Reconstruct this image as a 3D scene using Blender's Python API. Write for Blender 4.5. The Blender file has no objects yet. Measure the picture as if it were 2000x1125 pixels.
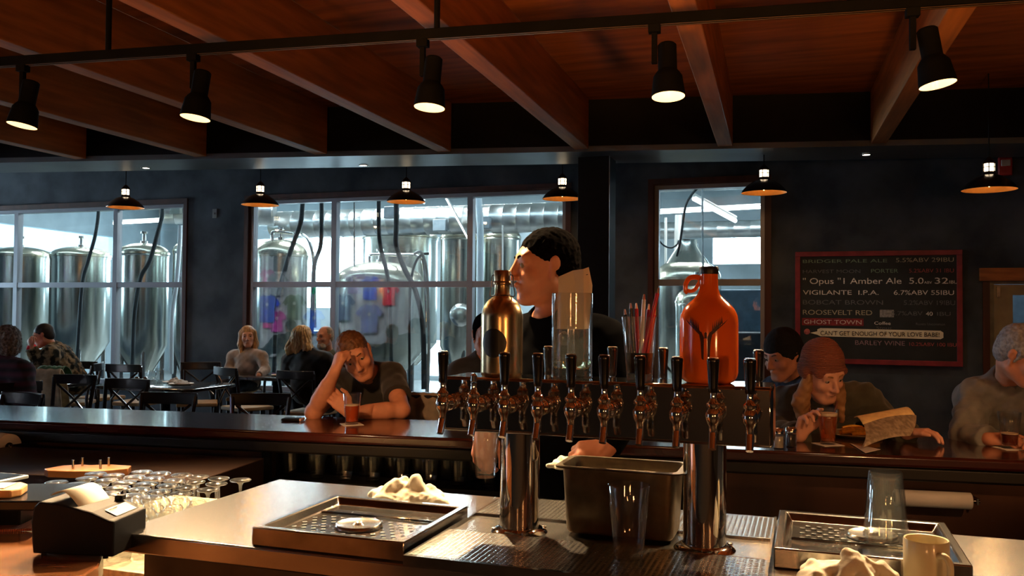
import bpy, bmesh, math, random
import numpy as np
from mathutils import Vector, Matrix, noise
random.seed(7)
SC = bpy.context.scene
COL = SC.collection
# ---------------------------------------------------------------- camera
FPX = 1700.0; CH = 1.62; TH = math.radians(18.8)
PITCH = math.atan(42.5/FPX); ROLL = .008
MC = (Matrix.Rotation(math.pi/2+PITCH, 3, 'X') @ Matrix.Rotation(ROLL, 3, 'Z'))
cam = bpy.data.objects.new('camera', bpy.data.cameras.new('camera')); COL.objects.link(cam)
cam.matrix_world = Matrix.Translation((0, 0, CH)) @ MC.to_4x4()
cam.data.sensor_width = 36; cam.data.lens = FPX*36/2000; cam.data.clip_start = .05; cam.data.clip_end = 200
SC.camera = cam
SC.view_settings.view_transform = 'Standard'; SC.view_settings.look = 'None'
SC.view_settings.exposure = 0.0; SC.view_settings.gamma = 1; SC.view_settings.use_curve_mapping = False
# ---------------------------------------------------------------- sky
wd = bpy.data.worlds.new('sky'); SC.world = wd; wd.use_nodes = True
bg = wd.node_tree.nodes['Background']; bg.inputs[0].default_value = (.60, .84, 1, 1); bg.inputs[1].default_value = 24.0
try:
    SC.cycles.max_bounces = 10; SC.cycles.transparent_max_bounces = 24; SC.cycles.transmission_bounces = 10
    SC.cycles.sample_clamp_indirect = 6; SC.cycles.use_denoising = True; SC.cycles.blur_glossy = .5
except Exception: pass

def ray(x, y): return MC @ Vector(((x-1000)/FPX, (562.5-y)/FPX, -1))
def at(x, y, Y): d = ray(x, y); return d*(Y/d.y)+Vector((0, 0, CH))
def G(x, y, z): d = ray(x, y); return d*((z-CH)/d.z)+Vector((0, 0, CH))
UV_ = Vector((math.cos(TH), -math.sin(TH), 0)); VV_ = Vector((math.sin(TH), math.cos(TH), 0))
VW = 10*math.cos(TH)
def FR(u, v, z=0): return UV_*u+VV_*v+Vector((0, 0, z))
def room(p): return (p.dot(UV_), p.dot(VV_), p.z)
def W(x, y, v=VW): d = ray(x, y); return room(d*(v/d.dot(VV_))+Vector((0, 0, CH)))

def add_light(name, kind, loc, energy, color, **kw):
    l = bpy.data.lights.new(name, kind); l.energy = energy; l.color = color
    tgt = kw.pop('target', None)
    for k, v in kw.items(): setattr(l, k, v)
    o = bpy.data.objects.new(name, l); COL.objects.link(o); o.location = loc
    if tgt is not None: o.rotation_euler = (Vector(tgt)-Vector(loc)).to_track_quat('-Z', 'Y').to_euler()
    return o
WARM = (1, .66, .34)
# added fill lights without fixtures: ceiling, people, bar, brewery and shirts
for u, e in ((-5.1, 120), (-3.85, 350), (-2.6, 850), (-1.35, 2100), (-.05, 2400), (1.2, 2100), (2.5, 1500)):
    add_light('ceiling_fill_spot', 'SPOT', FR(u, -2.7, .6), e, (1, .40, .08), spot_size=.34, spot_blend=1, shadow_soft_size=.12, target=FR(u-.12, 4.6, 3.75))  # unseen spots added to throw orange light onto ceiling and beams
for x, y, z, e in ((1.6, -2.3, 1.6, 95), (-.9, -2.4, 1.6, 40)):
    add_light('warm_fill_point', 'POINT', (x, y, z), e, (1, .42, .14), shadow_soft_size=.12)  # warm points added behind the camera, no lamp stands there
for a_, b_, e, sz in (((-1.3, .5, 2.8), (-.62, 4.30, 1.08), 330, .30), ((1.9, .3, 2.8), (1.62, 3.85, 1.12), 130, .34), ((2.5, .4, 2.8), (2.15, 3.8, 1.2), 70, .34)):
    add_light('bar_fill_spot', 'SPOT', a_, e, (1, .50, .20), spot_size=sz, spot_blend=.8, shadow_soft_size=.05, target=b_)  # narrow spots added to warm the patrons at the bar, no track there
for u, v, e in ((-11, 12.5, 200), (-6.5, 12.0, 260), (-6, 15.5, 300), (-1.2, 13.5, 200), (-11, 15.5, 200)):
    add_light('brewery_fill_area', 'AREA', FR(u, v, 4.2), e, (.86, .95, 1), shape='RECTANGLE', size=2.4, size_y=.3, target=FR(u, v, 0))  # area fill added under the brewery ceiling to brighten the tanks
for u in (-14.6, -12.6, -10.8):
    add_light('shirt_fill_spot', 'SPOT', FR(u, -.2, 3.3), 1500, (.9, .96, 1), spot_size=1.6, spot_blend=.6, shadow_soft_size=.1, target=FR(u, -3, 1.7))  # spots added so the shirts show up in the window reflections
PORTALS = []
# ---------------------------------------------------------------- materials
MATS = {}
def M(name, col, rough=.5, metal=0, var=.18, scale=9, bump=0, stretch=(1, 1, 1), trans=0, emit=None, estr=1, ior=1.45, coat=0, sheen=0, spec=.5, col2=None, detail=4, aniso=0, ramp=(.35, .68)):
    if name in MATS: return MATS[name]
    m = bpy.data.materials.new(name); m.use_nodes = True; nt = m.node_tree; b = nt.nodes['Principled BSDF']
    tc = nt.nodes.new('ShaderNodeTexCoord'); mp = nt.nodes.new('ShaderNodeMapping'); mp.inputs['Scale'].default_value = stretch
    nz = nt.nodes.new('ShaderNodeTexNoise'); nz.inputs['Scale'].default_value = scale; nz.inputs['Detail'].default_value = detail
    nt.links.new(tc.outputs['Object'], mp.inputs[0]); nt.links.new(mp.outputs[0], nz.inputs['Vector'])
    cr = nt.nodes.new('ShaderNodeValToRGB')
    c1 = [max(0, c*(1-var)) for c in col]; c2 = [min(1, c*(1+var)) for c in (col2 or col)]
    cr.color_ramp.elements[0].color = (*c1, 1); cr.color_ramp.elements[1].color = (*c2, 1)
    cr.color_ramp.elements[0].position = ramp[0]; cr.color_ramp.elements[1].position = ramp[1]
    nt.links.new(nz.outputs['Fac'], cr.inputs[0]); nt.links.new(cr.outputs[0], b.inputs['Base Color'])
    b.inputs['Roughness'].default_value = rough; b.inputs['Metallic'].default_value = metal
    b.inputs['Transmission Weight'].default_value = trans; b.inputs['IOR'].default_value = ior
    b.inputs['Coat Weight'].default_value = coat; b.inputs['Coat Roughness'].default_value = .08
    b.inputs['Sheen Weight'].default_value = sheen; b.inputs['Specular IOR Level'].default_value = spec
    b.inputs['Anisotropic'].default_value = aniso
    if emit: b.inputs['Emission Color'].default_value = (*emit, 1); b.inputs['Emission Strength'].default_value = estr
    if bump:
        bp = nt.nodes.new('ShaderNodeBump'); bp.inputs['Strength'].default_value = bump; bp.inputs['Distance'].default_value = .01
        nt.links.new(nz.outputs['Fac'], bp.inputs['Height']); nt.links.new(bp.outputs[0], b.inputs['Normal'])
    MATS[name] = m; return m
def wave_mat(name, ca, cb, scale, axis='X', rough=.7, dist=1.0, bump=.3, rot=(0, 0, 0)):
    if name in MATS: return MATS[name]
    m = bpy.data.materials.new(name); m.use_nodes = True; nt = m.node_tree; b = nt.nodes['Principled BSDF']
    tc = nt.nodes.new('ShaderNodeTexCoord'); w = nt.nodes.new('ShaderNodeTexWave'); w.bands_direction = axis
    w.inputs['Scale'].default_value = scale; w.inputs['Distortion'].default_value = dist; w.inputs['Detail'].default_value = 2
    nt.links.new(tc.outputs['Object'], w.inputs['Vector'])
    cr = nt.nodes.new('ShaderNodeValToRGB'); cr.color_ramp.elements[0].color = (*ca, 1); cr.color_ramp.elements[1].color = (*cb, 1)
    nt.links.new(w.outputs['Fac'], cr.inputs[0]); nt.links.new(cr.outputs[0], b.inputs['Base Color'])
    bp = nt.nodes.new('ShaderNodeBump'); bp.inputs['Strength'].default_value = bump; bp.inputs['Distance'].default_value = .01
    nt.links.new(w.outputs['Fac'], bp.inputs['Height']); nt.links.new(bp.outputs[0], b.inputs['Normal'])
    b.inputs['Roughness'].default_value = rough; MATS[name] = m; return m
def pane_mat():
    m = bpy.data.materials.new('window_glass'); m.use_nodes = True; nt = m.node_tree; nt.nodes.clear()
    o = nt.nodes.new('ShaderNodeOutputMaterial'); mx = nt.nodes.new('ShaderNodeMixShader')
    t = nt.nodes.new('ShaderNodeBsdfTransparent'); t.inputs[0].default_value = (.93, .97, .97, 1)
    g = nt.nodes.new('ShaderNodeBsdfGlossy'); g.inputs['Roughness'].default_value = .015
    lw = nt.nodes.new('ShaderNodeLayerWeight'); pw_ = nt.nodes.new('ShaderNodeMath'); pw_.operation = 'POWER'; pw_.inputs[1].default_value = 4.5
    f = nt.nodes.new('ShaderNodeMath'); f.operation = 'MULTIPLY_ADD'; f.inputs[1].default_value = .9; f.inputs[2].default_value = .07
    nt.links.new(lw.outputs['Facing'], pw_.inputs[0]); nt.links.new(pw_.outputs[0], f.inputs[0])
    nz = nt.nodes.new('ShaderNodeTexNoise'); nz.inputs['Scale'].default_value = .8
    bp = nt.nodes.new('ShaderNodeBump'); bp.inputs['Strength'].default_value = .02; bp.inputs['Distance'].default_value = .02
    nt.links.new(nz.outputs['Fac'], bp.inputs['Height']); nt.links.new(bp.outputs[0], g.inputs['Normal'])
    nt.links.new(f.outputs[0], mx.inputs[0]); nt.links.new(t.outputs[0], mx.inputs[1]); nt.links.new(g.outputs[0], mx.inputs[2])
    nt.links.new(mx.outputs[0], o.inputs[0]); return m
PANE = pane_mat()
wall_m = M('wall_plaster', (.021, .038, .060), .8, var=.35, scale=2.2, bump=.15, col2=(.046, .062, .078), detail=8)
black_m = M('black_paint', (.004, .004, .005), .6, var=.3, spec=.2)
blackmetal = M('black_metal', (.0025, .0025, .003), .8, 0, var=.3, spec=.08)
frame_m = M('window_aluminium', (.30, .32, .36), .4, .3, var=.08, scale=3)
trim_m = M('red_brown_trim', (.055, .014, .007), .5, var=.3, stretch=(1, 1, .2))
beam_m = M('fir_beam', (.46, .16, .035), .6, var=.25, scale=3, stretch=(6, .5, 6), bump=.1)
ceil_m = M('ceiling_planks', (.24, .070, .012), .65, var=.35, scale=2.5, stretch=(.6, 4, 1), bump=.1)
steel = M('brushed_steel', (.55, .54, .52), .22, 1, var=.06, scale=30, stretch=(.3, 6, 1), bump=.01)
steel_dk = M('worn_steel', (.40, .38, .36), .17, 1, var=.15, scale=20, bump=.015)
chrome = M('chrome', (.85, .82, .78), .06, 1, var=.03)
polish = M('polished_tower_steel', (.42, .41, .40), .07, 1, var=.05, scale=3)
tanksteel = M('tank_steel', (.52, .53, .48), .22, 1, var=.08, scale=4, stretch=(3, 3, .15), bump=.02)
ductm = M('galvanised_duct', (.62, .63, .62), .33, 1, var=.12, scale=6)
barwood = M('bar_wood', (.050, .009, .006), .20, var=.35, scale=4, stretch=(.6, 7, 1), coat=.7)
darkwood = M('dark_wood', (.005, .0035, .003), .5, var=.3, stretch=(1, 1, .3))
panelwood = M('bar_panel_wood', (.075, .026, .009), .6, var=.25, scale=5, stretch=(1, 1, .3))
def thin_glass(name='clear_glass', haze=.006, base=.07, rough=.03):
    m = bpy.data.materials.new(name); m.use_nodes = True; nt = m.node_tree; nt.nodes.clear()
    o = nt.nodes.new('ShaderNodeOutputMaterial'); mx = nt.nodes.new('ShaderNodeMixShader'); mx2 = nt.nodes.new('ShaderNodeMixShader'); mx2.inputs[0].default_value = haze
    t = nt.nodes.new('ShaderNodeBsdfTransparent'); t.inputs[0].default_value = (.965, .975, .97, 1); df = nt.nodes.new('ShaderNodeBsdfTranslucent'); df.inputs[0].default_value = (.9, .9, .85, 1)
    g = nt.nodes.new('ShaderNodeBsdfGlossy'); g.inputs['Roughness'].default_value = rough
    lw = nt.nodes.new('ShaderNodeLayerWeight'); pw = nt.nodes.new('ShaderNodeMath'); pw.operation = 'POWER'; pw.inputs[1].default_value = 3.0
    f = nt.nodes.new('ShaderNodeMath'); f.operation = 'MULTIPLY_ADD'; f.inputs[1].default_value = .85; f.inputs[2].default_value = base
    nz_ = nt.nodes.new('ShaderNodeTexNoise'); nz_.inputs['Scale'].default_value = 30; bp = nt.nodes.new('ShaderNodeBump'); bp.inputs['Strength'].default_value = .05; bp.inputs['Distance'].default_value = .002
    nt.links.new(nz_.outputs['Fac'], bp.inputs['Height']); nt.links.new(bp.outputs[0], g.inputs['Normal'])
    nt.links.new(lw.outputs['Facing'], pw.inputs[0]); nt.links.new(pw.outputs[0], f.inputs[0]); nt.links.new(f.outputs[0], mx.inputs[0])
    nt.links.new(t.outputs[0], mx2.inputs[1]); nt.links.new(df.outputs[0], mx2.inputs[2]); nt.links.new(mx2.outputs[0], mx.inputs[1]); nt.links.new(g.outputs[0], mx.inputs[2]); nt.links.new(mx.outputs[0], o.inputs[0]); return m
glassm = thin_glass(); gobletm = thin_glass('goblet_glass', .034, .11, .12)
beer_a = M('amber_ale', (.95, .26, .06), .05, var=.05, trans=.75, ior=1.33)
beer_b = M('hazy_red_ale', (.85, .16, .04), .15, var=.1, trans=.5, ior=1.33)
beer_c = M('dark_ale', (.25, .04, .01), .05, var=.1, trans=.6, ior=1.33)
foam_m = M('beer_foam', (.85, .68, .48), .9, var=.1, scale=60, bump=.3)
clothw = M('towel_cloth', (.85, .78, .60), .95, var=.06, scale=40, bump=.3, sheen=.3)
paperm = M('paper', (.82, .72, .54), .8, var=.05)
whitep = M('white_paper', (.80, .78, .74), .8, var=.05)
handle_m = M('tap_handle_plastic', (.008, .008, .009), .22, var=.2, coat=.4)
skin_m = M('skin', (.62, .27, .16), .55, var=.12, scale=18, bump=.05)
skin_f = M('fair_skin', (.66, .33, .22), .55, var=.1, scale=18, bump=.05)
lip_m = M('lips', (.42, .12, .09), .5, var=.1)
eye_m = M('eye_white', (.30, .24, .20), .3, var=.05); iris_m = M('iris', (.05, .03, .02), .2, var=.2)
# ---------------------------------------------------------------- mesh helpers
def box(bm, x0, x1, y0, y1, z0, z1):
    v = [bm.verts.new((x, y, z)) for x in (x0, x1) for y in (y0, y1) for z in (z0, z1)]
    for f in ((0, 1, 3, 2), (4, 6, 7, 5), (0, 4, 5, 1), (2, 3, 7, 6), (0, 2, 6, 4), (1, 5, 7, 3)): bm.faces.new([v[i] for i in f])
    return bm
def prism(bm, pts, z0, z1):
    a = [bm.verts.new((p[0], p[1], z0)) for p in pts]; b = [bm.verts.new((p[0], p[1], z1)) for p in pts]
    bm.faces.new(a[::-1]); bm.faces.new(b); n = len(pts)
    for i in range(n): bm.faces.new((a[i], a[(i+1) % n], b[(i+1) % n], b[i]))
    return bm
def lathe(bm, prof, n=32, c=(0, 0, 0), axis=None):
    """profile of (r, z) from one end to the other; r=0 closes"""
    mt = Matrix.Identity(3) if axis is None else Vector(axis).to_track_quat('Z', 'Y').to_matrix()
    c = Vector(c); rings = []
    for r, z in prof:
        if r <= 1e-6: rings.append([bm.verts.new(c+mt @ Vector((0, 0, z)))])
        else: rings.append([bm.verts.new(c+mt @ Vector((r*math.cos(2*math.pi*i/n), r*math.sin(2*math.pi*i/n), z))) for i in range(n)])
    for a, b in zip(rings, rings[1:]):
        if len(a) == 1 and len(b) == 1: continue
        for i in range(n):
            j = (i+1) % n
            if len(a) == 1: bm.faces.new((a[0], b[j], b[i]))
            elif len(b) == 1: bm.faces.new((a[i], a[j], b[0]))
            else: bm.faces.new((a[i], a[j], b[j], b[i]))
    return bm
def cyl(bm, a, b, r, r2=None, n=20):
    a = Vector(a); b = Vector(b); L = (b-a).length; r2 = r if r2 is None else r2
    return lathe(bm, [(0, 0), (r, 0), (r2, L), (0, L)], n, a, b-a)
def smooth_path(P, k=6):
    P = [Vector(p) for p in P]; out = []
    if len(P) < 3: return P
    for i in range(len(P)-1):
        p0 = P[max(i-1, 0)]; p1 = P[i]; p2 = P[i+1]; p3 = P[min(i+2, len(P)-1)]
        for j in range(k):
            t = j/k; out.append(.5*((2*p1)+(p2-p0)*t+(2*p0-5*p1+4*p2-p3)*t*t+(3*p1-p0-3*p2+p3)*t**3))
    out.append(P[-1]); return out
def tube(bm, P, r, n=10, k=6, rr=None):
    P = smooth_path(P, k); rings = []; up = None
    for i, p in enumerate(P):
        d = (P[min(i+1, len(P)-1)]-P[max(i-1, 0)]).normalized()
        if up is None: up = d.orthogonal().normalized()
        up = (up-d*up.dot(d)).normalized(); s = d.cross(up)
        q = r if rr is None else rr(i/(len(P)-1))
        rings.append([bm.verts.new(p+(up*math.cos(2*math.pi*j/n)+s*math.sin(2*math.pi*j/n))*q) for j in range(n)])
    for a, b in zip(rings, rings[1:]):
        for j in range(n): bm.faces.new((a[j], a[(j+1) % n], b[(j+1) % n], b[j]))
    bm.faces.new(rings[0][::-1]); bm.faces.new(rings[-1]); return bm
def B(): return bmesh.new()
def obj(name, bm, mat, parent=None, smooth=True, bevel=0, loc=None, rotz=None, label=None):
    me = bpy.data.meshes.new(name)
    bmesh.ops.recalc_face_normals(bm, faces=bm.faces[:])
    bm.to_mesh(me); bm.free(); me.materials.append(mat)
    o = bpy.data.objects.new(name, me); COL.objects.link(o)
    if smooth:
        for p in me.polygons: p.use_smooth = True
        try: me.set_sharp_from_angle(angle=math.radians(38))
        except Exception: pass
    if bevel:
        md = o.modifiers.new('bevel', 'BEVEL'); md.width = bevel; md.segments = 2; md.limit_method = 'ANGLE'
    if parent: o.parent = parent
    if loc is not None: o.location = loc
    if rotz is not None: o.rotation_euler = (0, 0, rotz)
    if label: o['label'] = label
    return o
def thing(name, label, cat, loc=(0, 0, 0), rotz=0, group=None):
    o = bpy.data.objects.new(name, None); COL.objects.link(o); o.empty_display_size = .1
    o.location = loc; o.rotation_euler = (0, 0, rotz); o['label'] = label; o['category'] = cat
    if group: o['group'] = group
    return o
def tag(o, label, cat, group=None):
    o['label'] = label; o['category'] = cat
    if group: o['group'] = group
    return o
def struct(name, bm, m, loc=(0, 0, 0), rotz=0, parent=None, **k):
    o = obj(name, bm, m, parent, loc=loc, rotz=rotz, **k)
    if parent is None: o['kind'] = 'structure'
    return o
def dup(root, loc, rotz, label=None, group=None):
    r = root.copy(); COL.objects.link(r); r.location = loc; r.rotation_euler = (0, 0, rotz)
    if label: r['label'] = label
    if group: r['group'] = group
    for ch in list(root.children):
        c = ch.copy(); COL.objects.link(c); c.parent = r
        for g in list(ch.children):
            d = g.copy(); COL.objects.link(d); d.parent = c
    return r
R0 = -TH   # rotation of everything square to the room
# ---------------------------------------------------------------- room shell (room frame: x = along window wall, y = into the room)
def wall_with_holes(bm, x0, x1, z0, z1, y0, y1, holes):
    xs = sorted({x0, x1, *[h[0] for h in holes], *[h[1] for h in holes]}); zs = sorted({z0, z1, *[h[2] for h in holes], *[h[3] for h in holes]})
    for a, b in zip(xs, xs[1:]):
        for c, d in zip(zs, zs[1:]):
            mx, mz = (a+b)/2, (c+d)/2
            if any(h[0] < mx < h[1] and h[2] < mz < h[3] for h in holes): continue
            box(bm, a, b, y0, y1, c, d)
    bmesh.ops.remove_doubles(bm, verts=bm.verts[:], dist=1e-5)
    return bm
WINS = [(-13.2, -7.80, .57, 3.0), (-6.80, -2.58, .57, 3.0), (-1.60, -.42, .57, 3.0)]
DOOR = (1.66, 2.58, .12, 1.93)
struct('wall_back', wall_with_holes(B(), -15.5, 6, 0, 4.4, VW, VW+.16, WINS+[DOOR]), wall_m, rotz=R0, smooth=False)
struct('wall_rear', box(B(), -15.5, 6, -3.2, -3, 0, 4.4), M('rear_wall_paint', (.03, .025, .02), .8, var=.06), rotz=R0, smooth=False)
struct('wall_shop_panel', box(B(), -15.4, -10.2, -3.0, -2.98, .1, 3.2), M('shop_wall_paint', (.62, .64, .68), .8, var=.06), rotz=R0, smooth=False)
struct('wall_right', box(B(), 6, 6.15, -3.2, VW+.16, 0, 4.4), wall_m, rotz=R0, smooth=False)
struct('wall_left', wall_with_holes(B(), -3, VW, 0, 4.4, 0, .15, [(7.0, 9.2, .7, 2.9)]), wall_m, loc=FR(-15.5, 0), rotz=R0+math.pi/2, smooth=False)
PORTALS.append((FR(-15.66, 8.1, 1.8), FR(-10, 8.1, 1.8), 2.2, 2.2))
struct('floor', box(B(), -15.5, 6, -3.2, VW, -.1, 0), M('floor_concrete', (.035, .028, .024), .5, var=.3, scale=1.5), rotz=R0, smooth=False)
# raised dining floor beyond the bar
L1 = lambda u: 8.05+.18*u
L2 = lambda u: 8.75+.19*u
struct('floor_dining', prism(B(), [(-15.4, 4.9), (-4, 6.0), (6, 7.6), (6, VW), (-15.4, VW)], 0, .12), M('dining_floor_boards', (.06, .03, .016), .35, var=.35, scale=3, stretch=(.5, 5, 1)), rotz=R0, smooth=False)
struct('ceiling', box(B(), -15.5, 6, -3.2, VW+.1, 3.55, 3.65), ceil_m, rotz=R0, smooth=False)
bm = prism(B(), [(-15.5, L1(-15.5)), (6, L1(6)), (6, L2(6)), (-15.5, L2(-15.5))], 3.07, 3.12)
struct('ceiling_soffit', bm, M('soffit_paint', (.10, .11, .12), .38, var=.25, scale=1.6), rotz=R0, smooth=False)
bm = prism(B(), [(-15.5, L1(-15.5)+.02), (6, L1(6)+.02), (6, L1(6)+.09), (-15.5, L1(-15.5)+.09)], 3.12, 3.55)
struct('wall_fascia', bm, black_m, rotz=R0, smooth=False)
bm = prism(B(), [(-15.5, L2(-15.5)-.07), (6, L2(6)-.07), (6, L2(6)-.0), (-15.5, L2(-15.5)-.0)], 3.12, 3.55)
struct('wall_fascia_rear', bm, black_m, rotz=R0, smooth=False)
# beams (slightly off square)
k = 0
names = {-1: 'ceiling beam second to the left of the square black column, running to the soffit', 0: 'ceiling beam whose far end meets the top of the square black column'}
ubeam = [-9.4, -8.14, -6.88, -5.62, -4.41, -3.22, -1.96, -.70, .58, 1.85, 3.1, 4.4]
blab = ['far left ceiling beam, barely lit, outermost of the row', 'dim ceiling beam second from the left end of the row', 'dim ceiling beam third from the left, lowest in the left corner',
        'dim brown ceiling beam crossing behind the leftmost spotlight', 'ceiling beam passing behind the second spotlight from the left', 'orange-lit ceiling beam ending above the third pendant lamp',
        'orange-lit ceiling beam ending at the head of the black column', 'broad ceiling beam just right of the column, crossing behind the fourth spotlight',
        'ceiling beam running down from the rightmost spotlight to the recessed light', 'ceiling beam beyond the right edge of the photo', 'outer right ceiling beam near the side wall', 'last ceiling beam by the right wall']
for u, lb in zip(ubeam, blab):
    L = L1(u)+.0+3.0
    o = obj('ceiling_beam', box(B(), -.065, .065, -L, 0, 3.09, 3.55), beam_m, bevel=.006, loc=FR(u, L1(u)-.0), rotz=R0+.035)
    tag(o, lb, 'beam', 'timber ceiling beams')
# windows onto the brewery
def window(name, x0, x1, z0, z1, mull, tr, lbl):
    w = bpy.data.objects.new(name, None); COL.objects.link(w); w.location = FR(0, VW); w.rotation_euler = (0, 0, R0); w['kind'] = 'structure'
    f = .055; bm = B()
    box(bm, x0, x1, .03, .12, z1-f, z1); box(bm, x0, x1, .03, .12, z0, z0+f)
    box(bm, x0, x0+f, .03, .12, z0+f, z1-f); box(bm, x1-f, x1, .03, .12, z0+f, z1-f)
    for m in mull: box(bm, m-.035, m+.035, .03, .12, z0+f, z1-f)
    xs = [x0+f]+[m for m in mull]+[x1-f]
    for a, b in zip(xs, xs[1:]): box(bm, a+(0 if a == x0+f else .035), b-(0 if b == x1-f else .035), .035, .115, tr-.035, tr+.035)
    obj('window_frame', bm, frame_m, w, smooth=False)
    for a, b in zip(xs, xs[1:]):
        for c, d in ((z0+f, tr), (tr, z1-f)):
            obj('pane', box(B(), a, b, .070, .076, c, d), PANE, w, smooth=False)
    bm = B(); t = .055
    box(bm, x0-t, x1+t, -.025, 0, z1, z1+t); box(bm, x0-t, x0, -.025, 0, z0, z1); box(bm, x1, x1+t, -.025, 0, z0, z1)
    box(bm, x0-.001, x0+.012, 0, .03, z0, z1); box(bm, x1-.012, x1+.001, 0, .03, z0, z1); box(bm, x0, x1, 0, .03, z1-.012, z1)
    obj('casing', bm, trim_m, w, smooth=False, label='red brown wooden casing')
    obj('window_sill', box(B(), x0-t, x1+t, -.07, .03, z0-.03, z0), M('blue_grey_sill', (.07, .09, .12), .4), w, smooth=False)
window('window_1', *WINS[0], [-12.4, -10.75, -8.97], 1.917, '')
window('window_2', *WINS[1], [-5.577, -3.76], 1.917, '')
window('window_3', *WINS[2], [], 1.93, '')
# door
d = bpy.data.objects.new('door_1', None); COL.objects.link(d); d.location = FR(0, VW); d.rotation_euler = (0, 0, R0); d['kind'] = 'structure'
bm = wall_with_holes(B(), 1.70, 2.56, .13, 1.90, .0, .045, [(1.86, 2.40, .35, 1.80)])
obj('door_leaf', bm, M('cream_door_paint', (.30, .26, .16), .5, var=.12), d, smooth=False)
bm = B(); box(bm, 1.60, 1.66, -.03, .16, .12, 1.93); box(bm, 2.58, 2.66, -.03, .16, .12, 1.93)
obj('door_jamb', bm, trim_m, d, smooth=False)
obj('door_header', box(B(), 1.57, 2.7, -.05, .0, 1.935, 2.06), M('orange_wood_header', (.33, .11, .03), .5, var=.3, stretch=(.4, 1, 3)), d, smooth=False, label='orange wood header board')
obj('pane', box(B(), 1.86, 2.40, .02, .026, .35, 1.80), PANE, d, smooth=False)
bm = B(); box(bm, 1.66, 1.70, .0, .05, .13, 1.93); box(bm, 1.70, 2.56, .0, .05, 1.905, 1.93)
obj('door_stop', bm, M('grey_door_stop', (.2, .2, .17), .5), d, smooth=False)
bm = B(); box(bm, 1.72, 1.75, -.03, .0, 1.78, 1.88); obj('hinge', bm, steel_dk, d, smooth=False)
# kitchen behind the door
struct('wall_kitchen', box(B(), 1.2, 4.6, VW+2.6, VW+2.7, 0, 3.4), M('kitchen_wall', (.10, .15, .20), .6), rotz=R0, smooth=False)
struct('wall_kitchen_side', box(B(), 1.15, 1.25, VW+.16, VW+2.6, 0, 3.4), M('kitchen_wall', (.1, .15, .2), .6), rotz=R0, smooth=False)
struct('wall_kitchen_right', box(B(), 4.6, 4.7, VW+.16, VW+2.7, 0, 3.4), M('kitchen_wall', (.1, .15, .2), .6), rotz=R0, smooth=False)
struct('floor_kitchen', box(B(), 1.15, 4.7, VW+.16, VW+2.7, 0, .1), M('kitchen_floor', (.2, .2, .2), .6), rotz=R0, smooth=False)
struct('ceiling_kitchen', box(B(), 1.15, 4.7, VW+.16, VW+2.7, 3.4, 3.5), M('kitchen_wall', (.1, .15, .2), .6), rotz=R0, smooth=False)
add_light('kitchen_lamp', 'POINT', FR(2.6, VW+1.2, 3.0), 55, (.85, .95, 1), shadow_soft_size=.15)
t = thing('soap_dispenser', 'white soap dispenser on the kitchen wall seen through the door pane', 'dispenser', FR(2.13, VW+2.6, 1.66), R0)
bm = B(); box(bm, -.05, .05, -.09, 0, 0, .12); obj('dispenser_body', bm, whitep, t, bevel=.012)
bm = B(); lathe(bm, [(0, 0), (.035, 0), (.04, .04), (.02, .07), (0, .075)], 16, (0, -.045, .125)); obj('cap', bm, M('grey_cap', (.4, .42, .42), .4), t)
t = thing('kitchen_sink_bench', 'bright steel bench with a raised flap inside the kitchen', 'bench', FR(2.25, VW+2.2, .1), R0)
bm = B(); box(bm, -.45, .6, -.3, .35, .95, 1.0); obj('bench_top', bm, M('bright_steel', (.9, .92, .95), .4, .2), t)
for sx in (-.4, .55):
    for sy in (-.25, .3): obj('leg', box(B(), sx-.02, sx+.02, sy-.02, sy+.02, 0, .95), steel_dk, t)
bm = B(); bm.faces.new([bm.verts.new(p) for p in ((-.42, .2, 1.0), (-.2, .2, 1.0), (-.2, .2, 1.18), (-.34, .2, 1.42), (-.42, .2, 1.42))])
r_ = bmesh.ops.extrude_face_region(bm, geom=bm.faces[:]); bmesh.ops.translate(bm, vec=(0, .04, 0), verts=[v for v in r_['geom'] if isinstance(v, bmesh.types.BMVert)])
obj('flap', bm, M('white_board', (.85, .88, .9), .5), t, smooth=False)
# column
t = tag(obj('column', box(B(), -.15, .15, -.14, .16, .12, 3.07), M('column_paint', (.004, .004, .005), .6, var=.2, spec=.2), bevel=.004, loc=FR(-1.915, 8.12), rotz=R0), 'square black column standing behind the bartender under the soffit', 'column')
bm = B(); box(bm, .151, .156, -.146, -.136, .12, 3.07)
obj('edge_glint', bm, M('edge_glint_pale', (.6, .66, .72), .3, .8), t, smooth=False, label='thin pale strip drawn for the corner reflection')  # pale strip standing in for a reflection along the column edge
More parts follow.
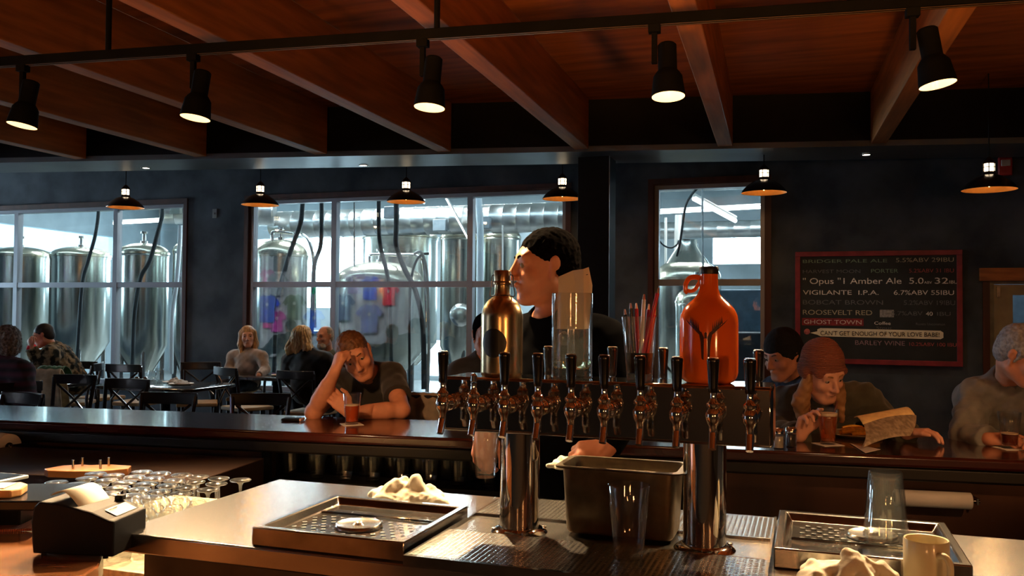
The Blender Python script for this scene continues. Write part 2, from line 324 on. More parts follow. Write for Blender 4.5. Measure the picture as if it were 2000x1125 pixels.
# wall fittings
t = thing('chalkboard', 'large red-framed chalkboard beer menu on the back wall', 'chalkboard', FR(.648, VW-.012, 1.67), R0)
bw, bh = .775, .57; bm = B()
box(bm, -bw, bw, -.03, .01, bh-.05, bh); box(bm, -bw, bw, -.03, .01, -bh, -bh+.05); box(bm, -bw, -bw+.05, -.03, .01, -bh+.05, bh-.05); box(bm, bw-.05, bw, -.03, .01, -bh+.05, bh-.05)
obj('board_frame', bm, M('red_frame_paint', (.22, .02, .035), .5, var=.2), t, smooth=False, bevel=.003)
obj('board_panel', box(B(), -bw+.05, bw-.05, -.015, .01, -bh+.05, bh-.05), M('slate', (.012, .018, .02), .7, var=.3, scale=4), t, smooth=False)
def text(s, size, loc, mat, parent, width=None, name='lettering', sx=1.0, ext=.0008, bold=0, rot=(math.pi/2, 0, 0)):
    cu = bpy.data.curves.new('txt', 'FONT'); cu.body = s; cu.size = size; cu.extrude = ext; cu.offset = bold
    to = bpy.data.objects.new('txt', cu); COL.objects.link(to)
    dg = bpy.context.evaluated_depsgraph_get(); dg.update()
    me = bpy.data.meshes.new_from_object(to.evaluated_get(dg)); bpy.data.objects.remove(to)
    xs = [v.co.x for v in me.vertices]; w = max(xs)-min(xs)
    if width:
        q = width/w
        for v in me.vertices: v.co.x = (v.co.x-min(xs))*q
    me.materials.clear(); me.materials.append(mat)
    o = bpy.data.objects.new(name, me); COL.objects.link(o); o.parent = parent; o.location = loc; o.rotation_euler = rot
    return o
def chalk(n, c): return M('chalk_'+n, c, .9, var=.35, scale=60)
cw, cd, cg, cr_, cmau, ctan = chalk('white', (.75, .75, .72)), chalk('faint', (.12, .135, .15)), chalk('green', (.18, .30, .22)), chalk('red', (.36, .08, .08)), chalk('mauve', (.30, .20, .24)), chalk('tan', (.40, .38, .28))
rows = [(.455, [('BRIDGER PALE ALE', .048, -.70, .80, cg), ('5.5%ABV 29IBU', .06, .18, .52, ctan)]),
        (.35, [('HARVEST MOON', .05, -.70, .55, cd), ('PORTER', .055, -.05, .25, cg), ('5.2%ABV 31 IBU', .055, .30, .40, cr_)]),
        (.24, [('" Opus "1 Amber Ale', .085, -.70, .93, cw), ('5.0', .085, .30, .13, cw), ('ABV', .035, .435, .07, cw), ('32', .085, .53, .12, cw), ('IBU', .045, .66, .07, cw)]),
        (.13, [('VIGILANTE  I.P.A.', .065, -.70, .72, cw), ('6.7%ABV 55IBU', .065, .16, .54, cw)]),
        (.03, [('BOBCAT BROWN', .065, -.70, .76, cd), ('5.2%ABV 19IBU', .065, .25, .46, cd)]),
        (-.075, [('ROOSEVELT RED', .07, -.70, .66, ctan), ('5.7%ABV', .06, .14, .28, cd), ('40', .055, .45, .06, cw), ('IBU', .055, .55, .12, cd)]),
        (-.17, [('GHOST TOWN', .062, -.69, .55, chalk('bright', (.6, .52, .5))), ('Coffee', .045, -.02, .15, cw), ('Stout', .04, .0, .14, cd), ('Roasts Uncommon', .035, .36, .26, cd)]),
        (-.375, [('BARLEY WINE', .065, -.20, .46, cmau), ('10.2%ABV 100 IBU', .05, .30, .42, cr_)])]
for z, parts in rows:
    for s, sz, x, w, c in parts:
        text(s, sz, (x, -.017, z-(.0 if s != 'Stout' else .045)), c, t, w)
bm = B(); box(bm, -.71, -.12, -.0165, -.015, -.185, -.11); obj('red_banner', bm, M('red_banner_paint', (.20, .02, .025), .8, var=.25, scale=20), t, smooth=False, label='red painted band behind GHOST TOWN')
pts = [(-.62, -.275), (-.55, -.262)]
pts = [(-.63, -.262), (-.56, -.245), (-.56, -.225), (-.53, -.212), (.58, -.222), (.605, -.24), (.605, -.29), (.58, -.305), (-.53, -.295), (-.56, -.28)]
bm = B(); bm.faces.new([bm.verts.new((x, -.0165, z)) for x, z in pts]); obj('speech_bubble', bm, M('bubble_paint', (.75, .72, .56), .8, var=.1), t, smooth=False, label='cream speech bubble')
text("CAN'T GET ENOUGH OF YOUR LOVE BABE!", .062, (-.53, -.0185, -.283), M('bubble_ink', (.01, .01, .01), .8), t, 1.1)
bm = B(); box(bm, .03, .16, -.0165, -.015, -.095, -.02); obj('chalk_patch', bm, chalk('patch', (.25, .25, .25)), t, smooth=False)
bm = B(); lathe(bm, [(0, -.02), (.028, -.01), (.03, .0), (.02, .012), (0, .02)], 16, (-.66, -.0165, -.25), (0, 1, 0))
bmesh.ops.scale(bm, vec=(1, .08, 1), verts=bm.verts[:], space=Matrix.Translation((0, .0165, 0))); obj('chalk_figure', bm, chalk('figure', (.42, .12, .12)), t, label='pink chalk head blowing the speech bubble')
t = thing('fire_alarm_strobe', 'small dark red fire alarm box high on the wall behind the rightmost pendant', 'alarm', FR(W(1962, 326)[0], VW-.0, W(1962, 326)[2]), R0)
obj('housing', box(B(), -.06, .06, -.05, 0, -.09, .09), M('alarm_red', (.35, .02, .02), .4), t, bevel=.01)
obj('lens', box(B(), -.04, .04, -.065, -.05, 0, .06), M('alarm_lens', (.4, .38, .35), .2), t, bevel=.005)
t = thing('wall_switch', 'small pale grey switch plate on the wall between the left and middle windows', 'switch', FR(W(420, 417)[0], VW, W(420, 417)[2]), R0)
obj('plate', box(B(), -.035, .035, -.01, 0, -.06, .06), M('switch_grey', (.16, .18, .19), .5), t, bevel=.003)
obj('toggle', box(B(), -.006, .006, -.02, -.01, -.012, .012), M('switch_grey', (.16, .18, .19), .5), t)
# ---------------------------------------------------------------- brewery beyond the windows
bv0 = VW+.16
tile = M('brewery_wall', (.28, .34, .37), .6, var=.12, scale=2)
FARV = 18.0
def ph(px0, py0, px1, py1, v):
    a = W(px0, py1, v); b = W(px1, py0, v); return (a[0], b[0], a[2], b[2])
farholes = [ph(499, 462, 742, 600, FARV), ph(1392, 440, 1560, 516, FARV), ph(826, 665, 872, 790, FARV), ph(944, 470, 1012, 600, FARV)]
farholes = [(a, b, max(c, .12), d) for a, b, c, d in farholes]
struct('wall_brewery_far', wall_with_holes(B(), -24, 8, 0, 5.0, FARV, FARV+.2, farholes), tile, rotz=R0, smooth=False)
# side wall of the brewery on the left with a long strip window
a3, b3 = at(-150, 470, 15.3), at(232, 470, 20.4)
sd = Vector((b3.x-a3.x, b3.y-a3.y, 0)); sl = sd.length; sa = math.atan2(sd.y, sd.x)
SH = (.1, sl-.1, 2.76, 3.24)
struct('wall_brewery_left', wall_with_holes(B(), -1.6, sl+1.6, 0, 5.0, 0, .2, [SH]), tile, loc=(a3.x, a3.y, 0), rotz=sa, smooth=False)
nrm = Vector((sd.y, -sd.x, 0)).normalized()
mid = Vector((a3.x, a3.y, 0))+sd.normalized()*((SH[0]+SH[1])/2)-nrm*.25
PORTALS.append((mid+Vector((0, 0, 3.17)), mid+nrm*3+Vector((0, 0, 3.17)), SH[1]-SH[0], SH[3]-SH[2]))
for (a, b, c, d_) in farholes:
    m_ = FR((a+b)/2, FARV+.25, (c+d_)/2); PORTALS.append((m_, m_-VV_*3, b-a, d_-c))
struct('wall_brewery_right', box(B(), .95, 1.1, bv0, FARV, 0, 5.0), tile, rotz=R0, smooth=False)
struct('floor_brewery', box(B(), -24, 8, VW, FARV, -.1, .02), M('brewery_floor', (.20, .21, .21), .35, var=.2, scale=1), rotz=R0, smooth=False)
struct('ceiling_brewery', box(B(), -24, 8, VW+.16, FARV+.2, 4.6, 4.7), M('brewery_ceiling', (.55, .58, .56), .7, var=.1), rotz=R0, smooth=False)
for i, u in enumerate([-14, -12.2, -10.4, -8.6, -6.8, -5.0, -3.2, -1.4]):
    o = obj('ceiling_joist', box(B(), -.03, .03, bv0, FARV-.1, 4.25, 4.6), M('joist_grey', (.30, .33, .34), .6), loc=FR(u, 0), rotz=R0, smooth=False)
    o['kind'] = 'structure'
for loc, tgt, w, h in PORTALS:
    l = add_light('daylight_portal', 'AREA', loc, 1, (1, 1, 1), shape='RECTANGLE', size=w, size_y=h, target=tgt)
    l.data.cycles.is_portal = True
tank_rim = M('tank_dome_brass_sheen', (.62, .58, .46), .25, 1, var=.1, scale=3)
def tank(pc, pw, ysh, ytop, Y, label, hatch=None, chimney=0, pipe=True):
    c = at(pc, ysh, Y); r = pw/2*Y/FPX; zs = c.z; zt = at(pc, ytop, Y).z+.02
    t = thing('brewing_tank', label, 'tank', (c.x, c.y, .02), R0, 'steel brewing tanks behind the windows')
    obj('tank_shell', lathe(B(), [(0, .55), (r*.5, .6), (r, 1.0), (r, zs-.06), (r*1.02, zs-.06), (r*1.02, zs-.03), (r, zs-.02)], 48), tanksteel, t)
    h = max(zt-zs, .06)
    prof = [(r*1.0, zs-.03), (r*1.035, zs-.02), (r*1.035, zs+.01)]+[(r*math.cos(a)*1.0, zs+.01+h*math.sin(a)) for a in [i*math.pi/16 for i in range(0, 8)]]+[(0, zs+.01+h)]
    obj('tank_dome', lathe(B(), prof, 48), tank_rim, t)
    for i in range(4):
        a = math.pi/4+i*math.pi/2; obj('leg', cyl(B(), (r*.8*math.cos(a), r*.8*math.sin(a), 0), (r*.8*math.cos(a), r*.8*math.sin(a), 1.0), .035), steel_dk, t)
    if pipe:
        bm = B(); lathe(bm, [(0, 0), (.05, 0), (.05, .05), (.025, .06), (.025, .16), (.05, .17), (.05, .2), (0, .2)], 14, (0, 0, zs+h-.01)); obj('top_valve', bm, chrome, t)
    if chimney:
        bm = B(); lathe(bm, [(r*.75, 0), (r*.6, .12), (r*.32, chimney*.75), (r*.3, chimney), (0, chimney)], 32, (0, 0, zs+h*.5)); obj('cone_lid', bm, tanksteel, t)
    if hatch:
        hp = at(*hatch, Y-r*.98); q = Matrix.Rotation(TH, 3, 'Z') @ (hp-Vector((c.x, c.y, .02)))
        bm = B(); lathe(bm, [(.0, -.05), (.15, -.045), (.15, -.02), (.19, -.01), (.19, .03), (.17, .05), (.1, .075), (0, .085)], 32, q, (-q.x*0+0, -1, 0)); obj('manway_hatch', bm, steel, t)
    return t
tank(548, 104, 502, 474, 13, 'steel tank with a domed lid at the left end of the middle window')
tank(742, 168, 552, 518, 12.4, 'low wide tank with a pinkish dome in the centre of the middle window')
tank(782, 146, 466, 449, 15.6, 'tall tank with a ribbed flat lid behind the low wide tank')
tank(896, 70, 466, 448, 14.4, 'narrow tall tank with a round hatch, right of the wide tanks', hatch=(900, 615))
tank(975, 84, 466, 448, 14.9, 'tall tank behind the bartender\'s face')
tank(281, 92, 497, 481, 13.6, 'tank with a small chrome valve on its dome, right of the left window mullion')
tank(158, 108, 502, 488, 14.6, 'broad tank under the bright strip, second from the left edge')
tank(42, 108, 502, 488, 15.0, 'broad tank at the far left edge of the photo')
tank(371, 62, 492, 477, 13.2, 'tank cut off by the right jamb of the left window')
tank(1342, 130, 548, 512, 12.4, 'tank with a cone lid behind the orange jug in the right window', chimney=.42, pipe=False)
tank(1362, 84, 592, 566, 11.4, 'small low tank right behind the orange jug')
tank(455, 60, 500, 480, 14.6, 'slim tank seen through the left part of the middle window')
# ducts
def ductline(a, b, r, label, seams=.22, name='air_duct'):
    a = Vector(a); b = Vector(b); L = (b-a).length
    prof = [(0, 0), (r, 0)]; z = 0
    while z < L-seams:
        z += seams; prof += [(r, z-.012), (r*1.025, z), (r, z+.012)]
    prof += [(r, L), (0, L)]
    o = obj(name, lathe(B(), prof, 40, a, b-a), ductm); tag(o, label, 'duct', 'ventilation ducts in the brewery'); return o
zd = 3.03
ductline(FR(-8.6, 12.7, zd), FR(-2.15, 12.7, zd), .225, 'large spiral duct running across the middle window')
ductline(FR(-14.2, 12.0, 3.28), FR(-9.9, 12.0, 3.28), .01, 'thin conduit rod under the ceiling of the left window')
d2 = ductline(FR(-10.0, 11.6, 3.22), FR(-8.4, 12.4, 3.22), .24, 'short duct with a square grille in the left window')
gl = FR(-9.7, 11.5, 3.25)
obj('grille', box(B(), -.15, .15, -.03, .03, -.13, .13), M('grille_grey', (.16, .18, .16), .6), d2, loc=gl, rotz=R0)
ductline(FR(-2.4, 14.5, 3.72), FR(.9, 14.5, 3.72), .12, 'corrugated silver duct high in the right window', .16)
ductline(FR(-2.4, 12.6, 3.46), FR(.9, 12.6, 3.46), .10, 'lower corrugated duct in the right window', .16)
ductline(FR(-3.4, 16.6, 3.15), FR(.9, 16.6, 3.15), .16, 'bluish far duct under the lamps of the right window', .3)
def fitting(a, b, r, label, e=9):
    t = thing('fluorescent_lamp', label, 'lamp', tuple((Vector(a)+Vector(b))/2), 0, 'fluorescent lamps in the brewery')
    d_ = (Vector(b)-Vector(a))/2
    obj('lamp_tube', cyl(B(), -d_, d_, r), M('tube_glow', (1, 1, 1), .5, var=0, emit=(.9, .97, 1), estr=e), t)
    obj('lamp_housing', cyl(B(), -d_+Vector((0, 0, r*1.7)), d_+Vector((0, 0, r*1.7)), r*1.0), whitep, t)
    return t
fitting(FR(-2.3, 13.9, 3.19), FR(.6, 13.9, 3.26), .022, 'long white lamp crossing the right window')
fitting(FR(-1.5, 12.2, 3.18), FR(-1.05, 13.6, 3.0), .03, 'short slanted lamp in the right window')
fitting(FR(-13.0, 12.6, 3.52), FR(-10.4, 14.0, 3.52), .03, 'lamp at the top of the left window')
fitting(FR(-12.9, 13.6, 3.25), FR(-11.6, 16.0, 3.6), .025, 'diagonal lamp behind the left window, above the bright strip')
fitting(FR(-6.9, 12.6, 3.52), FR(-5.9, 12.9, 3.35), .02, 'lamp at the top left of the middle window')
fitting(FR(-5.3, 12.1, 3.5), FR(-4.9, 12.3, 2.7), .015, 'thin bright slanted rod lamp in the middle window')
# boxes on the duct
for (x, y, Y, lb) in ((945, 435, 13.2, 'wide grey sensor box below the duct near the middle mullion'), (860, 440, 13.6, 'pale boxed junction left of the tall tank'), (765, 415, 13.2, 'square grille box fixed on the big duct')):
    p = at(x, y, Y); o = obj('junction_box', box(B(), -.11, .11, -.05, .05, -.09, .09), M('junction_grey', (.25, .30, .34), .5), loc=p, rotz=R0, bevel=.008); tag(o, lb, 'box', 'boxes on the brewery duct')
# hoses and pipes
hosem = M('black_hose', (.025, .035, .04), .45, var=.3)
def hose(pts, r, label, mat=None, name='hose', cat='hose'):
    P = [at(*p) for p in pts]; o = obj(name, tube(B(), P, r, 12, 8), mat or hosem); tag(o, label, cat, 'hoses and pipes in the brewery'); return o
hose([(592, 375, 11.6), (588, 430, 11.6), (575, 470, 11.7), (560, 515, 11.8), (540, 600, 12), (535, 760, 12)], .032, 'dark hose hanging left of the first mullion in the middle window')
hose([(628, 372, 11.6), (628, 430, 11.6), (626, 480, 11.7), (614, 520, 11.8), (610, 600, 12), (606, 770, 12)], .028, 'dark hose hanging next to the first mullion')
hose([(740, 372, 11.4), (740, 450, 11.4), (745, 490, 11.5), (757, 540, 11.5), (762, 600, 11.6), (765, 760, 11.6)], .028, 'dark hose in front of the tall ribbed tank')
hose([(774, 374, 11.3), (774, 440, 11.3), (774, 480, 11.3), (790, 525, 11.3), (812, 570, 11.3), (826, 640, 11.3), (828, 760, 11.3)], .034, 'thick dark hose curving to the right past the low tank')
hose([(838, 495, 11.4), (820, 500, 11.4), (806, 530, 11.4), (800, 600, 11.4), (800, 760, 11.4)], .018, 'thin dark hose looping beside the thick hose')
hose([(808, 497, 11.3), (822, 493, 11.3), (832, 520, 11.3), (836, 580, 11.3), (838, 680, 11.3), (835, 770, 11.3)], .02, 'pale hose looping over the low tank', M('pale_hose', (.4, .45, .45), .4))
hose([(192, 395, 12.8), (192, 420, 12.8), (186, 460, 12.8), (172, 510, 12.8), (160, 560, 12.8), (150, 700, 12.8)], .026, 'dark hose in the left window left of the mullion')
hose([(317, 395, 12.3), (317, 420, 12.3), (308, 455, 12.3), (292, 510, 12.3), (274, 545, 12.3), (262, 620, 12.4), (258, 740, 12.4)], .03, 'thick dark hose in the left window right of the mullion')
hose([(352, 440, 12.1), (351, 470, 12.1), (349, 500, 12.1), (344, 560, 12.1), (336, 620, 12.1), (334, 730, 12.1)], .03, 'pale double hose shining near the right jamb of the left window', M('white_pipe', (.8, .9, 1), .25, var=.05))
hose([(532, 470, 12.9), (532, 455, 12.9), (540, 452, 12.9), (575, 456, 12.9), (590, 458, 12.6), (605, 475, 12.5), (613, 520, 12.5), (615, 640, 12.4)], .025, 'steel pipe arching over the leftmost tank', chrome, 'pipe', 'pipe')
hose([(722, 515, 12.4), (722, 502, 12.4), (728, 497, 12.4), (770, 498, 12.2), (815, 500, 12.0), (828, 525, 12), (833, 640, 12)], .02, 'steel pipe arching over the low wide tank', chrome, 'pipe', 'pipe')
hose([(692, 395, 12.1), (692, 460, 12.1), (692, 560, 12.1), (692, 700, 12.1)], .012, 'thin vertical steel pipe left of the low tank', chrome, 'pipe', 'pipe')
hose([(1370, 362, 11.2), (1355, 375, 11.2), (1340, 400, 11.2), (1333, 440, 11.2), (1328, 475, 11.2), (1322, 500, 11.3)], .016, 'dark cable curving down to the cone lid', hosem, 'cable', 'cable')
hose([(1282, 462, 12.0), (1295, 478, 12.0), (1310, 484, 12), (1322, 478, 12), (1326, 470, 12)], .012, 'cable sagging left of the cone lid', hosem, 'cable', 'cable')
hose([(1372, 362, 11.4), (1372, 440, 11.4), (1373, 520, 11.4), (1374, 700, 11.4)], .014, 'thin upright pipe right of the cone lid', M('grey_pipe', (.35, .4, .42), .4), 'pipe', 'pipe')
hose([(1300, 425, 13.4), (1300, 500, 13.4), (1300, 640, 13.4)], .02, 'pale post at the left side of the right window', whitep, 'pipe', 'pipe')
hose([(1325, 420, 13.4), (1323, 480, 13.4), (1320, 640, 13.4)], .05, 'wide white pipe beside the pale post', whitep, 'pipe', 'pipe')
hose([(935, 388, 12.2), (938, 450, 12.2), (938, 560, 12.2), (938, 760, 12.2)], .05, 'wide bright pipe right of the second mullion', M('white_pipe', (.8, .9, 1), .25), 'pipe', 'pipe')
hose([(982, 440, 12.6), (982, 520, 12.6), (982, 700, 12.6)], .012, 'thin bright pipe behind the steel bottle', whitep, 'pipe', 'pipe')
# dark cupboards at brewery floor level
for (x0, x1, y0, Y, lb) in ((360, 480, 600, 17.2, ''),):
    pass
p = at(680, 640, 14.2); o = obj('brewery_cabinet', box(B(), -.9, .9, -.3, .3, .02, 1.25), M('cabinet_blue', (.05, .09, .13), .5), loc=(p.x, p.y, 0), rotz=R0, bevel=.01); tag(o, 'dark blue cabinet low behind the middle window', 'cabinet')
p = at(1430, 600, 13.2); o = obj('grain_bin', box(B(), -.55, .75, -.3, .3, .02, 1.95), M('bin_blue_grey', (.05, .09, .13), .4, var=.2), loc=(p.x, p.y, 0), rotz=R0, bevel=.02); tag(o, 'dark blue grey bin below the bright opening of the right window', 'bin')
p = at(1465, 640, 11.6); o = obj('brewery_cabinet', box(B(), -.35, .3, -.3, .3, .02, 1.35), M('bin_dark', (.02, .025, .03), .4), loc=(p.x, p.y, 0), rotz=R0, bevel=.02); tag(o, 'near-black cabinet at the right side of the right window', 'cabinet')
# shirts for sale on the rear wall (they show as reflections in the window glass)
SH_ = [((545, 505), 'black hooded', (.01, .015, .02), 1.1), ((627, 578), 'green', (.0, .26, .13), 1), ((538, 628), 'magenta', (.35, .02, .22), .9), ((612, 628), 'royal blue', (.01, .06, .35), 1),
       ((572, 600), 'dark olive', (.03, .05, .02), 1.1), ((668, 600), 'navy', (.01, .02, .07), 1.1), ((720, 562), 'bright blue', (.03, .08, .5), 1), ((720, 622), 'slate blue', (.08, .10, .22), 1.2), ((757, 575), 'red', (.45, .01, .03), .9),
       ((540, 555), 'grey', (.12, .14, .16), 1), ((640, 545), 'pale green', (.12, .3, .2), 1), ((185, 600), 'deep blue', (.0, .02, .3), 1.2), ((315, 620), 'pink', (.6, .02, .25), .8), ((265, 545), 'rose', (.55, .12, .3), .8), ((690, 550), 'violet grey', (.2, .15, .3), 1)]
def shirt_pts(s):
    P = [(-.10, .34), (-.05, .31), (.05, .31), (.10, .34), (.22, .29), (.36, .12), (.27, .04), (.21, .12), (.21, -.34), (-.21, -.34), (-.21, .12), (-.27, .04), (-.36, .12), (-.22, .29)]
    return [(x*s, z*s) for x, z in P]
for k_, ((px, py), nm, c, s) in enumerate(SH_):
    u, v, z = W(px, py, 2*VW+3)
    if u < -15.1: u = -15.1
    t = thing('hanging_shirt', f'{nm} shirt pinned on the shop wall, mirrored in the window glass', 'shirt', FR(u, -2.95+.035*(k_ % 2), z), R0, 'shirts on the shop wall')
    bm = B(); P = shirt_pts(s)
    bm.faces.new([bm.verts.new((x, .0, z_)) for x, z_ in P])
    r_ = bmesh.ops.extrude_face_region(bm, geom=bm.faces[:]); bmesh.ops.translate(bm, vec=(0, .03, 0), verts=[v_ for v_ in r_['geom'] if isinstance(v_, bmesh.types.BMVert)])
    obj('shirt_body', bm, M('shirt_'+nm.replace(' ', '_'), c, .9, var=.2, scale=6, bump=.2), t, smooth=False)
    bm = B(); lathe(bm, [(0, 0), (.05, 0), (.05, .004), (0, .004)], 16, (0, .03, .1*s), (0, 1, 0)); obj('chest_print', bm, whitep, t)
class Field:
    def __init__(s, lo, hi, res):
        s.lo = np.array(lo, float); s.res = res
        s.n = np.maximum(4, np.ceil((np.array(hi, float)-s.lo)/res).astype(int)+1)
        s.d = np.full(s.n, 1.0, np.float32)
    def _sub(s, lo, hi):
        a = np.clip(np.floor((lo-s.lo)/s.res).astype(int), 0, s.n-1); b = np.clip(np.ceil((hi-s.lo)/s.res).astype(int)+1, 1, s.n)
        if (b <= a).any(): return None
        ax = [(s.lo[i]+s.res*np.arange(a[i], b[i])).astype(np.float32) for i in range(3)]
        return tuple(slice(a[i], b[i]) for i in range(3)), np.meshgrid(*ax, indexing='ij')
    def _mix(s, sl, p, k, op):
        a = s.d[sl]
        if op == 'sub': p = -p; h = np.clip(.5-.5*(a-p)/k, 0, 1); s.d[sl] = a*(1-h)+p*h+k*h*(1-h)
        else: h = np.clip(.5+.5*(a-p)/k, 0, 1); s.d[sl] = a*(1-h)+p*h-k*h*(1-h)
    def cap(s, a, b, ra, rb, k=.02, op='add', cut=None):
        a = np.array(a, float); b = np.array(b, float); m = max(ra, rb)+k*1.5+s.res*2
        q = s._sub(np.minimum(a, b)-m, np.maximum(a, b)+m)
        if q is None: return
        sl, (X, Y, Z) = q; ab = b-a; L = max((ab**2).sum(), 1e-9)
        t = ((X-a[0])*ab[0]+(Y-a[1])*ab[1]+(Z-a[2])*ab[2])/L; tc = np.clip(t, 0, 1)
        p = np.sqrt((X-a[0]-tc*ab[0])**2+(Y-a[1]-tc*ab[1])**2+(Z-a[2]-tc*ab[2])**2)-(ra+(rb-ra)*tc)
        if cut is not None: p = np.maximum(p, (t-cut)*math.sqrt(L))
        s._mix(sl, p.astype(np.float32), k, op)
    def ell(s, c, r, R=None, k=.02, op='add'):
        c = np.array(c, float); r = np.array(r, float); m = r.max()+k*1.5+s.res*2
        q = s._sub(c-m, c+m)
        if q is None: return
        sl, (X, Y, Z) = q; X = X-c[0]; Y = Y-c[1]; Z = Z-c[2]
        if R is not None: X, Y, Z = (R[0, 0]*X+R[1, 0]*Y+R[2, 0]*Z, R[0, 1]*X+R[1, 1]*Y+R[2, 1]*Z, R[0, 2]*X+R[1, 2]*Y+R[2, 2]*Z)
        k0 = np.sqrt((X/r[0])**2+(Y/r[1])**2+(Z/r[2])**2)+1e-6; k1 = np.sqrt((X/r[0]**2)**2+(Y/r[1]**2)**2+(Z/r[2]**2)**2)+1e-6
        s._mix(sl, (k0*(k0-1)/k1).astype(np.float32), k, op)
    def wrinkle(s, amp, f, seed=0):
        ax = [(s.lo[i]+s.res*np.arange(s.n[i])).astype(np.float32) for i in range(3)]
        X, Y, Z = np.meshgrid(*ax, indexing='ij', sparse=True)
        s.d += (amp*(np.sin(f*(X*1.1+Z*.8)+seed+2*np.sin(f*.45*(Y+Z)))*np.sin(f*(Y*1.2-Z*.5+X*.3)+seed*1.7)+.5*np.sin(f*1.9*(X-Z)+2.2*np.sin(f*.7*Y)))).astype(np.float32)
    def strands(s, amp, f, c, R):
        ax = [(s.lo[i]+s.res*np.arange(s.n[i])).astype(np.float32) for i in range(3)]
        X, Y, Z = np.meshgrid(*ax, indexing='ij', sparse=True); X = X-c[0]; Y = Y-c[1]; Z = Z-c[2]
        x = R[0, 0]*X+R[1, 0]*Y+R[2, 0]*Z; y = R[0, 1]*X+R[1, 1]*Y+R[2, 1]*Z; z = R[0, 2]*X+R[1, 2]*Y+R[2, 2]*Z
        an = np.arctan2(y, x)
        s.d += (amp*np.sin(an*f+3*np.sin(z*22)+1.5*np.sin(z*41+an*3))*np.clip(1.2-.0*z, 0, 1)).astype(np.float32)
    def mesh(s, name, mat, parent, smooth=2):
        d = s.d; n = d.shape; sg = d < 0
        c = [sg[i:n[0]-1+i, j:n[1]-1+j, k:n[2]-1+k] for i in (0, 1) for j in (0, 1) for k in (0, 1)]
        cnt = sum(x.astype(np.int8) for x in c); act = (cnt > 0) & (cnt < 8); I, J, K = np.nonzero(act)
        if len(I) == 0: return None
        idx = np.full(act.shape, -1, np.int64); idx[I, J, K] = np.arange(len(I))
        P = np.zeros((len(I), 3)); w = np.zeros(len(I)); cs = [(i, j, k) for i in (0, 1) for j in (0, 1) for k in (0, 1)]
        val = [d[I+q[0], J+q[1], K+q[2]] for q in cs]
        for a in range(8):
            for b in range(a+1, 8):
                if sum(abs(cs[a][i]-cs[b][i]) for i in range(3)) != 1: continue
                va, vb = val[a], val[b]; m = (va < 0) != (vb < 0); t = np.where(m, va/np.where(m, va-vb, 1), 0)
                for i in range(3): P[:, i] += np.where(m, cs[a][i]+t*(cs[b][i]-cs[a][i]), 0)
                w += m
        P = P/w[:, None]+np.stack([I, J, K], 1); P = s.lo+P*s.res
        Q = []
        for ax in range(3):
            sl0 = [slice(None)]*3; sl1 = [slice(None)]*3; sl0[ax] = slice(0, -1); sl1[ax] = slice(1, None)
            A, Bq = sg[tuple(sl0)], sg[tuple(sl1)]; ch = A != Bq; o = [i for i in range(3) if i != ax]
            e = np.array(np.nonzero(ch)); ok = (e[o[0]] > 0) & (e[o[1]] > 0) & (e[o[0]] < n[o[0]]-1) & (e[o[1]] < n[o[1]]-1); e = e[:, ok]
            ins = A[tuple(e)]; quad = []
            for da, db in ((-1, -1), (0, -1), (0, 0), (-1, 0)):
                f = e.copy(); f[o[0]] += da; f[o[1]] += db; quad.append(idx[tuple(f)])
            q = np.stack(quad, 1); flip = ins if ax != 1 else ~ins
            q[~flip] = q[~flip][:, ::-1]; Q.append(q)
        Q = np.concatenate(Q); Q = Q[(Q >= 0).all(1)]
        for _ in range(smooth):
            S = np.zeros_like(P); C_ = np.zeros(len(P))
            for a in range(4):
                for b in ((a+1) % 4, (a+3) % 4): np.add.at(S, Q[:, a], P[Q[:, b]]); np.add.at(C_, Q[:, a], 1)
            P = P*.45+.55*S/np.maximum(C_, 1)[:, None]
        inv = np.array(parent.matrix_world.inverted()) if parent else np.eye(4)
        P = P@inv[:3, :3].T+inv[:3, 3]
        me = bpy.data.meshes.new(name); me.vertices.add(len(P)); me.vertices.foreach_set('co', P.astype(np.float32).ravel())
        me.loops.add(Q.size); me.loops.foreach_set('vertex_index', Q.astype(np.int32).ravel())
        me.polygons.add(len(Q)); me.polygons.foreach_set('loop_start', np.arange(0, Q.size, 4, dtype=np.int32)); me.polygons.foreach_set('loop_total', np.full(len(Q), 4, np.int32))
        me.update(calc_edges=True); me.validate(); me.polygons.foreach_set('use_smooth', np.ones(len(me.polygons), bool))
        me.materials.append(mat); o = bpy.data.objects.new(name, me); COL.objects.link(o)
        if parent: o.parent = parent
        return o
# ---------------------------------------------------------------- the bar with its patrons' side facing the windows
BA = -math.radians(11.8); BO = Vector((-.2, 3.735, 0))
BU = Vector((math.cos(BA), math.sin(BA), 0)); BV = Vector((-math.sin(BA), math.cos(BA), 0))
def BP(u, v, z=0): return BO+BU*u+BV*v+Vector((0, 0, z))
def tobar(p): q = Vector(p)-BO; return q.dot(BU), q.dot(BV)
BT = 1.067
t = thing('bar', 'long dark red wooden bar with a glossy top, where the patrons lean', 'bar', BP(0, 0), BA)
bm = B(); box(bm, -5.2, 4.6, .0, .57, BT-.045, BT); obj('bar_top', bm, barwood, t, bevel=.012)
bm = B(); box(bm, -5.2, 4.6, .02, .55, BT-.10, BT-.046); obj('edge_rail', bm, darkwood, t, bevel=.01)
obj('front_panel', box(B(), -5.2, 4.6, .42, .50, 0, BT-.1), panelwood, t, smooth=False)
obj('inner_panel', box(B(), -5.2, -.95, .12, .16, 0, BT-.1), panelwood, t, smooth=False)
obj('inner_panel', box(B(), 1.0, 4.6, .12, .16, 0, BT-.1), panelwood, t, smooth=False)
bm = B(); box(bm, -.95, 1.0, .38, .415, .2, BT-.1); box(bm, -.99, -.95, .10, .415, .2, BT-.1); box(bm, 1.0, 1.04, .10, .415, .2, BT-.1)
obj('shelf_niche', bm, black_m, t, smooth=False, label='black open niche under the bar')
